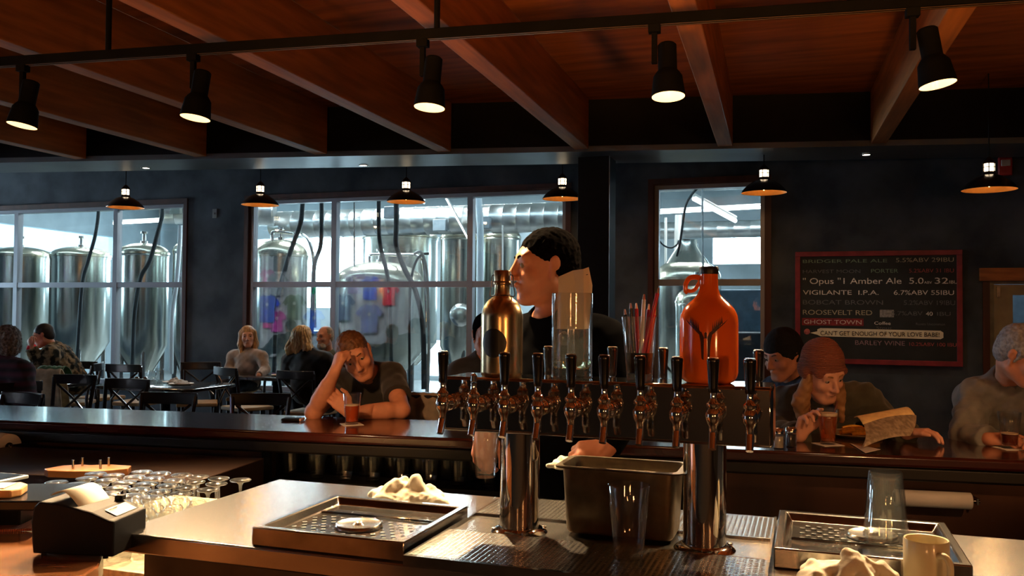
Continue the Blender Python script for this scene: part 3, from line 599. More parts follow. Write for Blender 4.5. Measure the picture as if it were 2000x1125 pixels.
obj('shelf', box(B(), -.95, 1.0, .10, .38, .80, .83), black_m, t, smooth=False)
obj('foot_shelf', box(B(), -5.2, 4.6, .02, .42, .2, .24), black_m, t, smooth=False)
# ---------------------------------------------------------------- glassware
def gprof(ro, ri, h, base, wall): return [(0, 0), (ro-.002, 0), (ro, .003), (ri-.0006, h-.0015), (ri-wall*.5, h), (ri-wall, h-.001), (ro-wall*.6, base+.004), (ro-wall*1.6, base), (0, base)]
def pint_bm(r0=.030, r1=.0445, h=.148, base=.014, wall=.003, n=40): return lathe(B(), gprof(r0, r1, h, base, wall), n)
def liquid_bm(z0, z1, r0=.030, r1=.0445, h=.148, wall=.003):
    R = lambda z: r0+(r1-r0)*z/h-wall-.0006
    return lathe(B(), [(0, z0), (R(z0), z0), (R(z1), z1), (0, z1)], 40)
def pint(name, label, cat, loc, beer=None, lvl=.10, foam=.006, group=None, extra=None):
    t = thing(name, label, cat, loc, 0, group)
    obj('glass_body', pint_bm(), glassm, t)
    if beer:
        obj('beer', liquid_bm(.0145, lvl), beer, t)
        obj('foam', liquid_bm(lvl+.0004, lvl+foam), foam_m, t)
    return t
def coaster(loc, rot, label):
    t = thing('coaster', label, 'coaster', loc, rot, 'paper coasters on the bar')
    obj('card', box(B(), -.048, .048, -.048, .048, 0, .0018), whitep, t, bevel=.0006)
    bm = B(); box(bm, -.03, .03, -.012, .012, .0018, .0022); obj('printed_mark', bm, M('coaster_ink', (.02, .02, .03), .6), t, smooth=False)
    return t
def onbar(px, py, dz=0): p = G(px, py, BT+dz); p.z = BT+dz; return p
p = onbar(687, 829); coaster(p, .4, 'white coaster under the red beer of the man in the T-shirt'); p.z += .002
pint('beer_glass', 'half-full pint of red ale on a coaster in front of the leaning man', 'glass', p, beer_b, .088, .005)
p = onbar(1617, 868); coaster(p, .25, 'white coaster under the full amber pint'); p.z += .002
pint('beer_glass', 'nearly full pint of amber ale in front of the woman in the knit hat', 'glass', p, beer_a, .118, .012)
p = onbar(1972, 876); coaster(p, .1, 'white coaster under the dark pint at the right edge'); p.z += .002
pint('beer_glass', 'pint glass a third full of dark ale at the right edge beside a fist', 'glass', p, beer_c, .058, .004)
p = onbar(1999, 866); t = thing('bar_plate', 'pale plate edge on the bar at the right edge of the photo', 'plate', p); obj('plate_disc', lathe(B(), [(0, 0), (.06, 0), (.10, .014), (.098, .017), (.06, .005), (0, .004)], 36), whitep, t)
# phone
p = onbar(572, 822)
t = thing('flip_lighter_phone', 'small black phone with a pale edge lying on the bar left of the leaning man', 'phone', p, -.1)
obj('phone_body', box(B(), -.05, .04, -.03, .03, .001, .014), black_m, t, bevel=.004)
obj('pale_end', box(B(), .041, .052, -.029, .029, .001, .015), M('pale_plastic', (.6, .45, .4), .4), t, bevel=.003, label='pale reddish end cap')
# shakers
def shaker(px, py, fill, label):
    p = onbar(px, py); t = thing('shaker', label, 'shaker', p, 0, 'shakers on the bar')
    obj('glass_jar', lathe(B(), [(0, 0), (.021, 0), (.022, .003), (.022, .055), (.018, .062), (.016, .062), (.0195, .053), (.0195, .004), (0, .004)], 12), glassm, t)
    obj('filling', lathe(B(), [(0, .0045), (.0190, .0045), (.0190, .05), (0, .05)], 12), fill, t)
    obj('lid', lathe(B(), [(.0185, .060), (.024, .060), (.024, .074), (.018, .083), (0, .086)], 24), chrome, t)
shaker(1521, 876, M('salt', (.75, .68, .55), .9, scale=80), 'chrome-topped salt shaker filled white, left one of the pair on the bar')
shaker(1545, 873, M('pepper', (.04, .03, .025), .9, scale=80), 'chrome-topped pepper shaker, dark, right one of the pair on the bar')
# food basket and newspaper
p = onbar(1668, 852)
t = thing('food_plate', 'yellow fried food on a pale paper plate behind the newspaper', 'food', p)
obj('plate_disc', lathe(B(), [(0, 0), (.07, 0), (.12, .015), (.118, .018), (.07, .004), (0, .004)], 36), M('plate_tan', (.6, .45, .28), .7), t)
for i in range(9):
    a = random.uniform(-.4, .4); x0 = random.uniform(-.075, .02); y0 = random.uniform(-.05, .04); z = .014+.008*(i//3)
    obj('fried_strip', tube(B(), [(x0, y0, z), (x0+.045, y0+.02*a, z+.008), (x0+.09, y0+.06*a, z+.002)], .009, 8, 5), M('fried_yellow', (.85, .42, .04), .5, scale=60, bump=.2), t)
nm = M('newsprint', (.40, .32, .22), .85, var=.3, scale=70, stretch=(1, .35, 1), detail=1)
t = thing('newspaper', 'folded newspaper held up slantwise over the bar by the woman in the knit hat', 'newspaper', onbar(1730, 872))
A = [at(1689, 831, 3.62), at(1790, 812, 3.66), at(1778, 851, 3.52), at(1686, 874, 3.50)]
org = onbar(1730, 872)
bm = B(); n = 16; grid = []
for i in range(n+1):
    row = []
    for j in range(9):
        a, b = i/n, j/8
        P = (A[0]*(1-a)+A[1]*a)*(1-b)+(A[3]*(1-a)+A[2]*a)*b
        P = P-org; P.y -= .03*math.sin(b*math.pi)*(1-a*.5); P.z += .012*math.sin(a*math.pi); row.append(P)
    grid.append(row)
for th_, off in (('f', 0), ('b', .012)):
    vs = [[bm.verts.new(P+Vector((0, off, .003 if off else 0))) for P in row] for row in grid]
    for i in range(n):
        for j in range(8): bm.faces.new((vs[i][j], vs[i+1][j], vs[i+1][j+1], vs[i][j+1]))
    if th_ == 'f': v0 = vs
for i in range(n): bm.faces.new((v0[i][0], vs[i][0], vs[i+1][0], v0[i+1][0])); bm.faces.new((v0[i][8], v0[i+1][8], vs[i+1][8], vs[i][8]))
for j in range(8): bm.faces.new((v0[0][j], v0[0][j+1], vs[0][j+1], vs[0][j])); bm.faces.new((v0[n][j], vs[n][j], vs[n][j+1], v0[n][j+1]))
obj('front_page', bm, nm, t)
bm = B(); v0 = []
for i in range(n+1):
    a = i/n; T = (A[0]*(1-a)+A[1]*a)-org
    v0.append([bm.verts.new(T+Vector((0, .016+.02*j, .004+.024*math.sin(j/4*math.pi*.6)))) for j in range(6)])
for i in range(n):
    for j in range(5): bm.faces.new((v0[i][j], v0[i+1][j], v0[i+1][j+1], v0[i][j+1]))
o = obj('folded_back', bm, M('newsprint_top_lit', (.95, .68, .32), .85, var=.1, scale=40), t, label='top fold with yellow light painted in'); md = o.modifiers.new('t', 'SOLIDIFY'); md.thickness = .004  # yellow light on the fold is put into its paper colour
bm = B(); P4 = [onbar(1660, 867)-org, onbar(1688, 872)-org, onbar(1720, 884)-org, onbar(1690, 886)-org]
bm.faces.new([bm.verts.new(Vector((q.x, q.y, .002+.01*(i == 2)))) for i, q in enumerate(P4)]); o = obj('page_corner', bm, whitep, t, smooth=False); md = o.modifiers.new('t', 'SOLIDIFY'); md.thickness = .001
# rows of pint glasses on the niche shelf
t0 = None; k = 0
for r_ in range(2):
    for i in range(11):
        loc = BP(-.88+i*.135+r_*.05, .17+r_*.115, .8305)
        lb = f'pint glass on the dark shelf under the bar, {["front", "rear"][r_]} row, {["leftmost", "second", "third", "fourth", "fifth", "sixth", "seventh", "eighth", "ninth", "tenth", "last"][i]} from the left'
        if t0 is None:
            t0 = thing('shelf_glass', lb, 'glass', loc, 0, 'pint glasses on the shelf under the bar'); obj('glass_body', pint_bm(h=.13, n=20), glassm, t0)
        else: dup(t0, loc, 0, lb)
# paper towel rolls on the inner panel
def roll(loc, rot, L, r, label):
    t = thing('paper_roll', label, 'paper roll', loc, rot, 'paper rolls on the bar panel')
    prof = [(.02, -L/2), (r-.004, -L/2), (r, -L/2+.003), (r, L/2-.003), (r-.004, L/2), (.02, L/2), (.02, -L/2)]
    obj('paper', lathe(B(), prof, 36, (0, 0, 0), (1, 0, 0)), whitep, t)
    obj('core', lathe(B(), [(0, -L/2+.002), (.0195, -L/2+.002), (.0195, L/2-.002), (0, L/2-.002)], 20, (0, 0, 0), (1, 0, 0)), darkwood, t)
    bm = B(); cyl(bm, (-L/2-.03, 0, 0), (L/2+.03, 0, 0), .006); 
    for s in (-1, 1): box(bm, s*(L/2+.02)-.004, s*(L/2+.02)+.004, -.012, r+.02, -.012, .012)
    obj('holder', bm, steel_dk, t)
ub = tobar(G(1764, 966, .92)); ul = tobar(at(4, 884, 4.1))
roll(BP(ub[0]+.12, .06, .895), BA, .28, .032, 'white paper roll under the bar behind the upturned glasses')
roll(BP(ul[0]-.10, -.02, .955), -.55, .24, .060, 'thick white paper roll mounted under the bar at the left edge')
# steel sink bowl in dim light on the right
p = G(1905, 1000, .78)
t = thing('steel_bowl', 'dim rounded steel bowl under the bar at the right', 'bowl', (p.x, p.y+.2, .66)); obj('bowl_body', lathe(B(), [(0, 0), (.06, .0), (.11, .05), (.125, .12), (.128, .12), (.122, .12), (.107, .053), (.058, .004), (0, .004)], 36), steel_dk, t)
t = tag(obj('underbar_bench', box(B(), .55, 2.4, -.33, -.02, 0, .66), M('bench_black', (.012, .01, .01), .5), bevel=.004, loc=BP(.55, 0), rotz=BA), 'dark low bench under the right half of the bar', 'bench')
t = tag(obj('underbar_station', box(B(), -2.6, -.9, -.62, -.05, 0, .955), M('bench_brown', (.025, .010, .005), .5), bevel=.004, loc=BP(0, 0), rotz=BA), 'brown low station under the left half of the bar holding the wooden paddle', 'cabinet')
# ---------------------------------------------------------------- island counter in steel
CT = 1.09
t = thing('steel_counter', 'brushed steel island counter carrying the tap tower and the rinser trays', 'counter', FR(0, 0), R0)
bm = B(); box(bm, -1.552, 1.6, 1.652, 2.335, CT-.045, CT); obj('counter_top', bm, steel, t, bevel=.004)
obj('counter_body', box(B(), -1.50, 1.55, 1.70, 2.30, 0, CT-.046), M('counter_body_steel', (.10, .09, .08), .4, .6), t, smooth=False)
def rimtray(name, label, x0, x1, y0, y1, z0, z1, disc=None, holes=None, lip=.018, floor=.018, divide=None):
    t = thing(name, label, 'tray', FR((x0+x1)/2, (y0+y1)/2, z0), R0, 'glass rinser trays on the counter')
    w, d, h = (x1-x0)/2, (y1-y0)/2, z1-z0; bm = B()
    def ring(a, b, z): return [bm.verts.new((sx*a, sy*b, z)) for sx, sy in ((-1, -1), (1, -1), (1, 1), (-1, 1))]
    R_ = [ring(w, d, 0), ring(w, d, h), ring(w-lip, d-lip, h), ring(w-lip-.012, d-lip-.012, h-floor), ring(w-lip-.03, d-lip-.03, h-floor-.001)]
    for a, b in zip(R_, R_[1:]):
        for i in range(4): bm.faces.new((a[i], a[(i+1) % 4], b[(i+1) % 4], b[i]))
    bm.faces.new(R_[-1]); bm.faces.new(R_[0][::-1])
    obj('tray_body', bm, steel_dk, t, bevel=.003)
    zf = h-floor
    if divide is not None:
        obj('divider', box(B(), -w+lip+.014, w-lip-.014, divide-.003, divide+.003, zf, zf+.004), chrome, t)
    if disc:
        bm = B(); lathe(bm, [(0, zf+.007), (.008, zf+.011), (.014, zf+.006), (.045, zf+.006), (.052, zf+.009), (.056, zf+.003), (.056, zf)], 40, (disc[0], disc[1], 0)); obj('rinser_disc', bm, steel, t, label='round rinser disc')
    if holes:
        bm = B(); hx0, hx1, hy0, hy1, nx, ny = holes
        for i in range(nx):
            for j in range(ny):
                x = hx0+(hx1-hx0)*(i+.5*(j % 2))/nx; y = hy0+(hy1-hy0)*j/ny
                if disc and (x-disc[0])**2+(y-disc[1])**2 < .066**2: continue
                lathe(bm, [(.0, zf+.0006), (.0045, zf+.0008), (.006, zf+.0012)], 10, (x, y, 0))
        o = obj('drain_holes', bm, M('drain_dark', (.01, .01, .01), .4), t); o['kind'] = 'stuff'
    bm = B(); rnd = random.Random(3)
    for i in range(70):
        x = rnd.uniform(-w+.05, w-.05); y = rnd.uniform(-d+.05, d-.05); r = rnd.uniform(.002, .008)
        lathe(bm, [(r*1.3, zf+.0003), (r, zf+.0012), (r*.6, zf+.0018), (0, zf+.002)], 9, (x, y, 0))
    o = obj('water_drops', bm, glassm, t); o['kind'] = 'stuff'
    return t
rimtray('rinser_tray', 'left rimmed steel rinser tray with a round disc, in front of the crumpled towel', -1.175, -.800, 1.664, 2.026, CT, CT+.042, disc=(.0, -.035), holes=(-.14, .14, -.13, .05, 11, 8), divide=.062)
rimtray('rinser_tray', 'right rimmed steel rinser tray under the upturned glasses', -.068, .302, 1.895, 2.262, CT, CT+.042, disc=(.02, .055), holes=(-.13, .12, -.01, .13, 10, 6), divide=-.025)
# perforated drain surface under the tower
def perforated(x0, x1, y0, y1, z, cw_, cd_, t, mat):
    bm = B(); nx = max(1, round((x1-x0)/cw_)); ny = max(1, round((y1-y0)/cd_)); dx = (x1-x0)/nx; dy = (y1-y0)/ny
    for i in range(nx):
        for j in range(ny):
            cx = x0+(i+.5)*dx; cy = y0+(j+.5)*dy; a, b = dx*.30, dy*.26
            o_ = [(-dx/2, -dy/2), (0, -dy/2), (dx/2, -dy/2), (dx/2, 0), (dx/2, dy/2), (0, dy/2), (-dx/2, dy/2), (-dx/2, 0)]
            n_ = [(-a*.7, -b*.7), (0, -b), (a*.7, -b*.7), (a, 0), (a*.7, b*.7), (0, b), (-a*.7, b*.7), (-a, 0)]
            ov = [bm.verts.new((cx+q[0], cy+q[1], z)) for q in o_]; nv = [bm.verts.new((cx+q[0], cy+q[1], z-.0003)) for q in n_]; lv = [bm.verts.new((cx+q[0], cy+q[1], z-.003)) for q in n_]
            for k in range(8):
                bm.faces.new((ov[k], ov[(k+1) % 8], nv[(k+1) % 8], nv[k])); bm.faces.new((nv[k], nv[(k+1) % 8], lv[(k+1) % 8], lv[k]))
    bmesh.ops.remove_doubles(bm, verts=bm.verts[:], dist=1e-5)
    return obj('perforated_plate', bm, mat, t, smooth=False)
t = thing('drain_tray', 'long steel drain tray with perforated plates under the tap tower', 'tray', FR(0, 0, CT), R0)
bm = B(); x0, x1 = -.792, -.074; hz = .022
box(bm, x0, x1, 1.642, 1.652, .0, hz); box(bm, x0, x0+.006, 1.652, 2.215, .0, hz); box(bm, x1-.006, x1, 1.652, 2.27, 0, hz)
box(bm, x0+.006, x1-.006, 1.872, 1.876, 0, hz); box(bm, x0+.006, x1-.006, 1.652, 2.26, 0, .006); box(bm, x0+.006, x1-.006, 2.045, 2.05, .006, hz); box(bm, x0+.006, x1-.006, 2.254, 2.26, .006, hz)
obj('tray_frame', bm, steel_dk, t, smooth=False)
obj('middle_strip', box(B(), x0+.006, x1-.006, 1.876, 2.045, .006, .016), steel, t, smooth=False)
perforated(x0+.006, x1-.006, 1.652, 1.872, hz, .0115, .0095, t, steel)
perforated(x0+.006, x1-.006, 2.05, 2.254, hz, .0115, .0095, t, steel)
# ---------------------------------------------------------------- tap tower
TT, TBo = 1.465, 1.340
t = thing('tap_tower', 'mirror-polished steel beer tower on two round columns', 'tap tower', FR(-.428, 1.93, CT+.016), R0)
def loc_(u, v, z): return (u+.428, v-1.93, z-CT-.016)
bm = B(); a = loc_(-.800, 1.863, TBo); b = loc_(-.068, 2.006, TT)
box(bm, a[0], b[0], a[1], b[1], a[2], b[2]); obj('beam_body', bm, polish, t, bevel=.007)
for i, u in enumerate((-.636, -.213)):
    c = loc_(u, 1.935, 0); L = TBo-CT-.016
    bm = B(); lathe(bm, [(0, 0), (.046, 0), (.046, L-.0005), (0, L-.0005)], 48, (c[0], c[1], 0)); col = obj('column', bm, chrome, t)
    bm = B(); lathe(bm, [(.0465, .012), (.050, .012), (.060, .006), (.066, 0), (.0465, 0)], 48, (c[0], c[1], .0005)); obj('base_flange', bm, chrome, col)
    for k in range(4):
        an = k*math.pi/2+.5; bm = B(); lathe(bm, [(.006, 0), (.006, .004), (0, .006)], 8, (c[0]+.0585*math.cos(an), c[1]+.0585*math.sin(an), .006)); obj('bolt', bm, steel, col)
def make_tap(front=True, handle=True, label=''):
    """front faces -y; origin at the tower face, at shank height"""
    s = -1 if front else 1
    t = thing('beer_tap', label, 'tap', (0, 0, 0), R0, 'beer taps facing the camera' if front else 'beer taps on the bartender side of the tower')
    bm = B(); lathe(bm, [(0, 0), (.017, 0), (.018, .003), (.0165, .006), (.011, .009), (.011, .018), (.015, .021), (.0185, .027), (.019, .033), (.016, .041), (.010, .046), (.008, .052)], 24, (0, 0, 0), (0, s, 0)); obj('shank', bm, chrome, t)
    y = s*.064
    prof = [(0, -.050), (.0078, -.050), (.0085, -.047), (.0078, -.032), (.0085, -.020), (.012, -.014), (.0150, -.006), (.0155, .004), (.013, .012), (.0105, .016), (.0135, .020), (.0135, .026), (.0085, .031), (.0065, .038), (.0072, .050), (0, .052)]
    bm = B(); lathe(bm, prof, 24, (0, y, 0)); obj('faucet_body', bm, chrome, t)
    bm = B(); tube(bm, [(0, y, -.034), (0, y+s*.006, -.048), (0, y+s*.014, -.064)], .0072, 14, 5, rr=lambda q: .0086-.001*q); obj('spout', bm, chrome, t)
    if handle:
        bm = B(); lathe(bm, [(0, .048), (.0085, .048), (.0098, .052), (.0095, .06), (.0125, .110), (.0130, .113), (.0115, .1165), (0, .1175)], 20, (0, y, 0), (0, 0, 1)); obj('tap_handle', bm, handle_m, t)
        bm = B(); lathe(bm, [(0, .1176), (.0112, .1177), (.010, .1192), (0, .1196)], 20, (0, y, 0)); obj('handle_cap', bm, M('cap_steel', (.7, .6, .5), .25, 1), t)
    else:
        bm = B(); lathe(bm, [(.0065, .0525), (.0078, .054), (.0078, .066), (.004, .07), (0, .071)], 14, (0, y, 0)); obj('lever_stub', bm, chrome, t)
    return t
ordn = ['leftmost', 'second', 'third', 'fourth', 'fifth', 'sixth', 'seventh', 'eighth', 'ninth', 'rightmost']
tu = [-.774, -.700, -.628, -.552, -.478, -.406, -.330, -.2545, -.182, -.110]
ZT = 1.408
TF = make_tap(True, True, 'leftmost front beer tap, its handle against the bright glare'); TF.location = FR(tu[0], 1.863, ZT)
TN = make_tap(True, False, 'second front tap from the left, missing its handle'); TN.location = FR(tu[1], 1.863, ZT)
rt = ['', '', 'third front tap from the left, handle in front of the steel bottle', 'fourth front tap from the left, handle just right of the steel bottle', 'fifth front tap from the left, handle before the tall glass', 'sixth front tap from the left, between the tall glass and the pens',
      'seventh front tap from the left, handle before the pen glass', 'eighth front tap from the left, handle at the left edge of the orange jug', 'ninth front tap from the left, handle in front of the orange jug', 'rightmost front tap, right of the orange jug']
for i in range(2, 10): dup(TF, FR(tu[i], 1.863, ZT), R0, rt[i])
TR = make_tap(False, True, 'rear tap left of the tall glass, only its bright handle top showing'); TR.location = FR(-.608, 2.006, ZT+.004)
for u, lb in ((-.447, 'rear tap just right of the tall glass'), (-.325, 'rear tap between the pen glass and the orange jug'), (-.108, 'rear tap at the right end of the tower')): dup(TR, FR(u, 2.006, ZT+.006), R0, lb)
# ---------------------------------------------------------------- things on the tower
t = thing('steel_bottle', 'brass-tinted steel swing-top growler standing at the left of the tower', 'bottle', FR(-.681, 1.93, TT), R0)
br = M('brushed_bronze_steel', (.62, .46, .25), .25, 1, var=.08, scale=40, stretch=(6, 6, .3))
prof = [(0, 0), (.046, 0), (.0485, .003), (.0492, .01), (.0492, .135)]+[(.0492*math.cos(a)**.8 if a < 1.2 else .0, .135+.052*math.sin(a)) for a in [.15, .3, .45, .6, .75, .9, 1.02]]+[(.021, .186), (.0185, .192), (.0182, .213), (0, .213)]
obj('bottle_body', lathe(B(), prof, 56), br, t)
obj('stopper', lathe(B(), [(.0, .2135), (.0205, .2135), (.0212, .216), (.0205, .221), (.0195, .222), (.0198, .244), (.018, .2475), (0, .248)], 40), M('bronze_cap', (.40, .26, .14), .28, 1), t)
bm = B()
for s in (-1, 1):
    tube(bm, [(s*.019, 0, .188), (s*.028, 0, .186), (s*.031, 0, .192), (s*.028, 0, .212), (s*.026, 0, .232), (s*.021, 0, .237), (s*.0, -.0215, .236)], .0014, 8, 5)
bm2 = tube(bm, [(s_*.0195*math.cos(q), .0195*math.sin(q), .1885) for s_, q in [(1, i*math.pi/8) for i in range(17)]], .0012, 6, 2)
obj('wire_clip', bm, M('dark_wire', (.1, .1, .11), .3, .9), t)
bm = B(); n = 28; vs = []
for i in range(n): 
    a = 2*math.pi*i/n; x = .0305*math.cos(a); z = .078+.0335*math.sin(a); vs.append(bm.verts.new((x-.004, -math.sqrt(.0499**2-(x-.004)**2), z)))
bm.faces.new(vs); bmesh.ops.triangulate(bm, faces=bm.faces[:]); bmesh.ops.subdivide_edges(bm, edges=bm.edges[:], cuts=3, use_grid_fill=True)
for v in bm.verts: v.co.y = -math.sqrt(max(0, .0497**2-v.co.x**2))
obj('round_emblem', bm, M('emblem_black', (.006, .005, .004), .4), t, label='black round emblem')
# tall glass with card
t = thing('tall_glass', 'tall straight heavy-bottomed glass with clear liquid holding a paper card', 'glass', FR(-.511, 1.93, TT), R0)
obj('glass_body', lathe(B(), [(0, 0), (.044, 0), (.0465, .003), (.0465, .193), (.0455, .1945), (.0443, .193), (.0438, .026), (.040, .022), (0, .022)], 48), glassm, t)
obj('liquid', lathe(B(), [(0, .0225), (.0398, .0225), (.0432, .027), (.0433, .040), (0, .040)], 40), M('pale_liquid', (.95, .92, .6), .02, var=.02, trans=1, ior=1.33), t)
card = thing('paper_card', 'cream folded paper card leaning inside the tall glass', 'card', FR(-.511, 1.93, TT+.112), R0)
def sheet(bm, pts, th=.0006):
    fr = [bm.verts.new(p) for p in pts]; bk = [bm.verts.new((p[0], p[1]+th, p[2])) for p in pts]; n = len(pts)
    bm.faces.new(fr); bm.faces.new(bk[::-1])
    for i in range(n): bm.faces.new((fr[i], bk[i], bk[(i+1) % n], fr[(i+1) % n]))
bm = B(); sheet(bm, [(-.034, -.006, 0), (.030, -.008, 0), (.026, -.004, .137), (.0, .002, .134), (-.033, .0, .12)]); obj('front_leaf', bm, paperm, card, smooth=False)
bm = B(); sheet(bm, [(.0302, -.0078, 0), (.038, .008, .002), (.044, .012, .10), (.036, .008, .142), (.0262, -.0038, .137)]); obj('back_leaf', bm, paperm, card, smooth=False)
bm = B(); sheet(bm, [(.031, .002, .123), (.035, .004, .124), (.035, .004, .1255), (.031, .002, .1245)]); obj('printed_mark', bm, M('ink', (.02, .02, .02), .6), card, smooth=False)
lamp = thing('glass_tube_stirrer', 'small clear glass bulb with a stem standing inside the tall glass', 'stirrer', FR(-.511, 1.905, TT+.0225), R0)
bm = B(); lathe(bm, [(0, .0), (.008, .0), (.008, .112), (.006, .118), (0, .12)], 20, (.004, 0, 0)); obj('glass_stem', bm, glassm, lamp)
bm = B(); lathe(bm, [(0, .052), (.008, .054), (.014, .066), (.012, .078), (.004, .084), (0, .085)], 20, (-.012, -.002, 0)); obj('glass_bulb', bm, glassm, lamp)
# pens in a pint glass
t = thing('pen_glass', 'pint glass holding a bunch of pens on the tower', 'glass', FR(-.3555, 1.93, TT), R0)
obj('glass_body', pint_bm(.0285, .0405, .142), glassm, t)
obj('inner_sleeve', lathe(B(), [(.0235, .018), (.0262, .016), (.0300, .062), (.0285, .062), (.0235, .02)], 30), black_m, t)
pens = [((-.026, -.01), (-.034, .0), .158, (.02, .02, .02), 'black pen leaning far left in the pen glass'), ((-.012, -.012), (-.020, -.006), .172, (.015, .015, .015), 'black pen with copper tip, second from left in the glass'), ((-.004, .01), (-.007, -.006), .172, (.45, .01, .03), 'short red pen left of the white pen'),
        ((.002, -.008), (.009, .004), .192, (.75, .82, .88), 'white pen standing upright among the pens'), ((.01, .012), (.022, -.008), .170, (.25, .01, .03), 'dark red pen right of the white pen'), ((-.002, -.016), (.043, -.004), .206, (.50, .01, .05), 'long translucent red pen leaning far right'), ((.014, .0), (.034, .008), .158, (.45, .01, .05), 'red pen low at the right rim')]
for (bx, by), (tx, ty), h, c, lb in pens:
    b0 = Vector((bx*.6, by*.6, .0165)); t1 = Vector((tx, ty, h)); d_ = (t1-b0).normalized()
    pe = thing('pen', lb, 'pen', FR(-.3555, 1.93, TT), R0, 'pens in the glass')
    obj('barrel', cyl(B(), b0, t1-d_*.012, .0044, .0042, 12), M('pen_%d' % (c[0]*100+c[1]*999), c, .25, var=.05, coat=.4), pe)
    obj('click_tip', cyl(B(), t1-d_*.012, t1, .0032, .0018, 10), M('copper_tip', (.7, .4, .3), .3, 1), pe)
# orange jug
t = thing('orange_jug', 'glossy orange glass growler jug with ring handle and black cap', 'jug', FR(-.205, 1.935, TT), R0)
om = M('orange_glaze', (.95, .13, .012), .12, var=.12, scale=3, coat=.6, col2=(.98, .17, .015))
prof = [(0, .0), (.046, .0), (.054, .004), (.060, .012), (.0625, .024), (.0628, .06), (.0628, .135), (.061, .147), (.055, .160), (.045, .172), (.033, .182), (.0245, .192), (.0205, .203), (.0195, .215), (.0192, .236), (0, .236)]
obj('jug_body', lathe(B(), prof, 64), om, t)
obj('jug_cap', lathe(B(), [(0, .2362), (.0203, .2362), (.0208, .238), (.0208, .250), (.019, .2525), (0, .253)], 40), M('jug_cap_black', (.015, .015, .016), .4, bump=.2), t)
bm = B(); tube(bm, [(-.018, 0, .226), (-.028, 0, .230), (-.042, 0, .227), (-.050, 0, .214), (-.050, 0, .200), (-.0455, 0, .195)], .0055, 12, 6, rr=lambda q: .0062-.0015*q)
tube(bm, [(-.0475, 0, .201), (-.038, 0, .199), (-.030, 0, .203), (-.0235, 0, .213), (-.019, 0, .222)], .0042, 10, 5); obj('ring_handle', bm, om, t)
bm = B()
def emb(pts):
    vs = []
    for x, z in pts: vs.append(bm.verts.new((x, -math.sqrt(.0634**2-x*x), z)))
    bm.faces.new(vs)
for s in (-1, 1):
    emb([(s*.004, .052), (s*.0085, .055), (s*.0105, .09), (s*.014, .108), (s*.009, .112), (s*.0035, .100)])
    emb([(s*.009, .110), (s*.014, .106), (s*.024, .116), (s*.030, .128), (s*.022, .125)])
    for q in range(6):
        x0 = s*(.013+q*.0035); z0 = .111+q*.0035
        emb([(x0, z0), (x0+s*.004, z0+.001), (x0+s*.002, z0+.022-q*.001)]); emb([(x0+s*.002, z0-.001), (x0+s*.006, z0-.0005), (x0+s*.014, z0+.010)])
for q in range(3): emb([(-.004, .098+q*.004), (.004, .098+q*.004), (.0, .104+q*.004)])
obj('antler_emblem', bm, M('emblem_brown_black', (.06, .01, .008), .5), t, smooth=False, label='dark branching antler-like emblem')
# ---------------------------------------------------------------- on the drain tray and counter
t = thing('steel_pan', 'deep rectangular steel insert pan standing between the tower columns', 'pan', FR(-.405, 2.0, CT+.0225), R0)
w, d, h = .135, .075, .152; bm = B()
def rr_ring(bm, a, b, z, r, n=5):
    out = []
    for cx, cy, a0 in ((a-r, b-r, 0), (-a+r, b-r, math.pi/2), (-a+r, -b+r, math.pi), (a-r, -b+r, 1.5*math.pi)):
        for i in range(n): q = a0+i*(math.pi/2)/(n-1); out.append(bm.verts.new((cx+r*math.cos(q), cy+r*math.sin(q), z)))
    return out
def loft(bm, rings, cap0=True, cap1=True):
    n = len(rings[0])
    for a, b in zip(rings, rings[1:]):
        for i in range(n): bm.faces.new((a[i], a[(i+1) % n], b[(i+1) % n], b[i]))
    if cap0: bm.faces.new(rings[0][::-1])
    if cap1: bm.faces.new(rings[-1])
loft(bm, [rr_ring(bm, w-.016, d-.014, 0, .02), rr_ring(bm, w-.012, d-.010, .006, .024), rr_ring(bm, w-.004, d-.004, h-.004, .024), rr_ring(bm, w+.010, d+.010, h-.003, .026), rr_ring(bm, w+.011, d+.011, h, .026), rr_ring(bm, w-.004, d-.004, h+.001, .022), rr_ring(bm, w-.006, d-.006, h-.004, .022), rr_ring(bm, w-.014, d-.012, .008, .022)])
obj('pan_body', bm, M('pan_steel', (.20, .16, .11), .32, 1, var=.15, scale=30), t)
p = FR(-.352, 1.795, CT+.0222)
tp = thing('empty_pint_glass', 'empty pint glass standing on the drain tray in front of the steel pan', 'glass', p); obj('glass_body', pint_bm(), glassm, tp)
p = G(1730, 1062, CT+.025)
for i in range(2):
    tp = thing('upturned_glass', ['lower upturned pint glass of the nested pair on the right tray', 'upper upturned pint glass nested over the lower one'][i], 'glass', (p.x, p.y, CT+.0245+i*.0105), 0, 'nested upturned glasses')
    bm = pint_bm(.0300+.0, .0445, .148) if i == 0 else lathe(B(), gprof(.0315+.0035, .0445+.0035, .1445, .007, .0028), 40)
    bmesh.ops.rotate(bm, verts=bm.verts[:], cent=(0, 0, 0), matrix=Matrix.Rotation(math.pi, 3, 'X')); bmesh.ops.translate(bm, verts=bm.verts[:], vec=(0, 0, .148)); obj('glass_body', bm, glassm, tp)
p = G(1809, 1053, CT+.09)
t = thing('coffee_mug', 'cream ceramic mug at the front edge of the right tray', 'mug', (p.x, p.y-.0, CT), 0)
obj('mug_body', lathe(B(), [(0, .004), (.034, .004), (.036, .0), (.039, .001), (.041, .006), (.0415, .088), (.040, .091), (.0375, .090), (.037, .010), (0, .008)], 48), M('mug_cream', (.70, .60, .38), .3, var=.04, coat=.4), t)
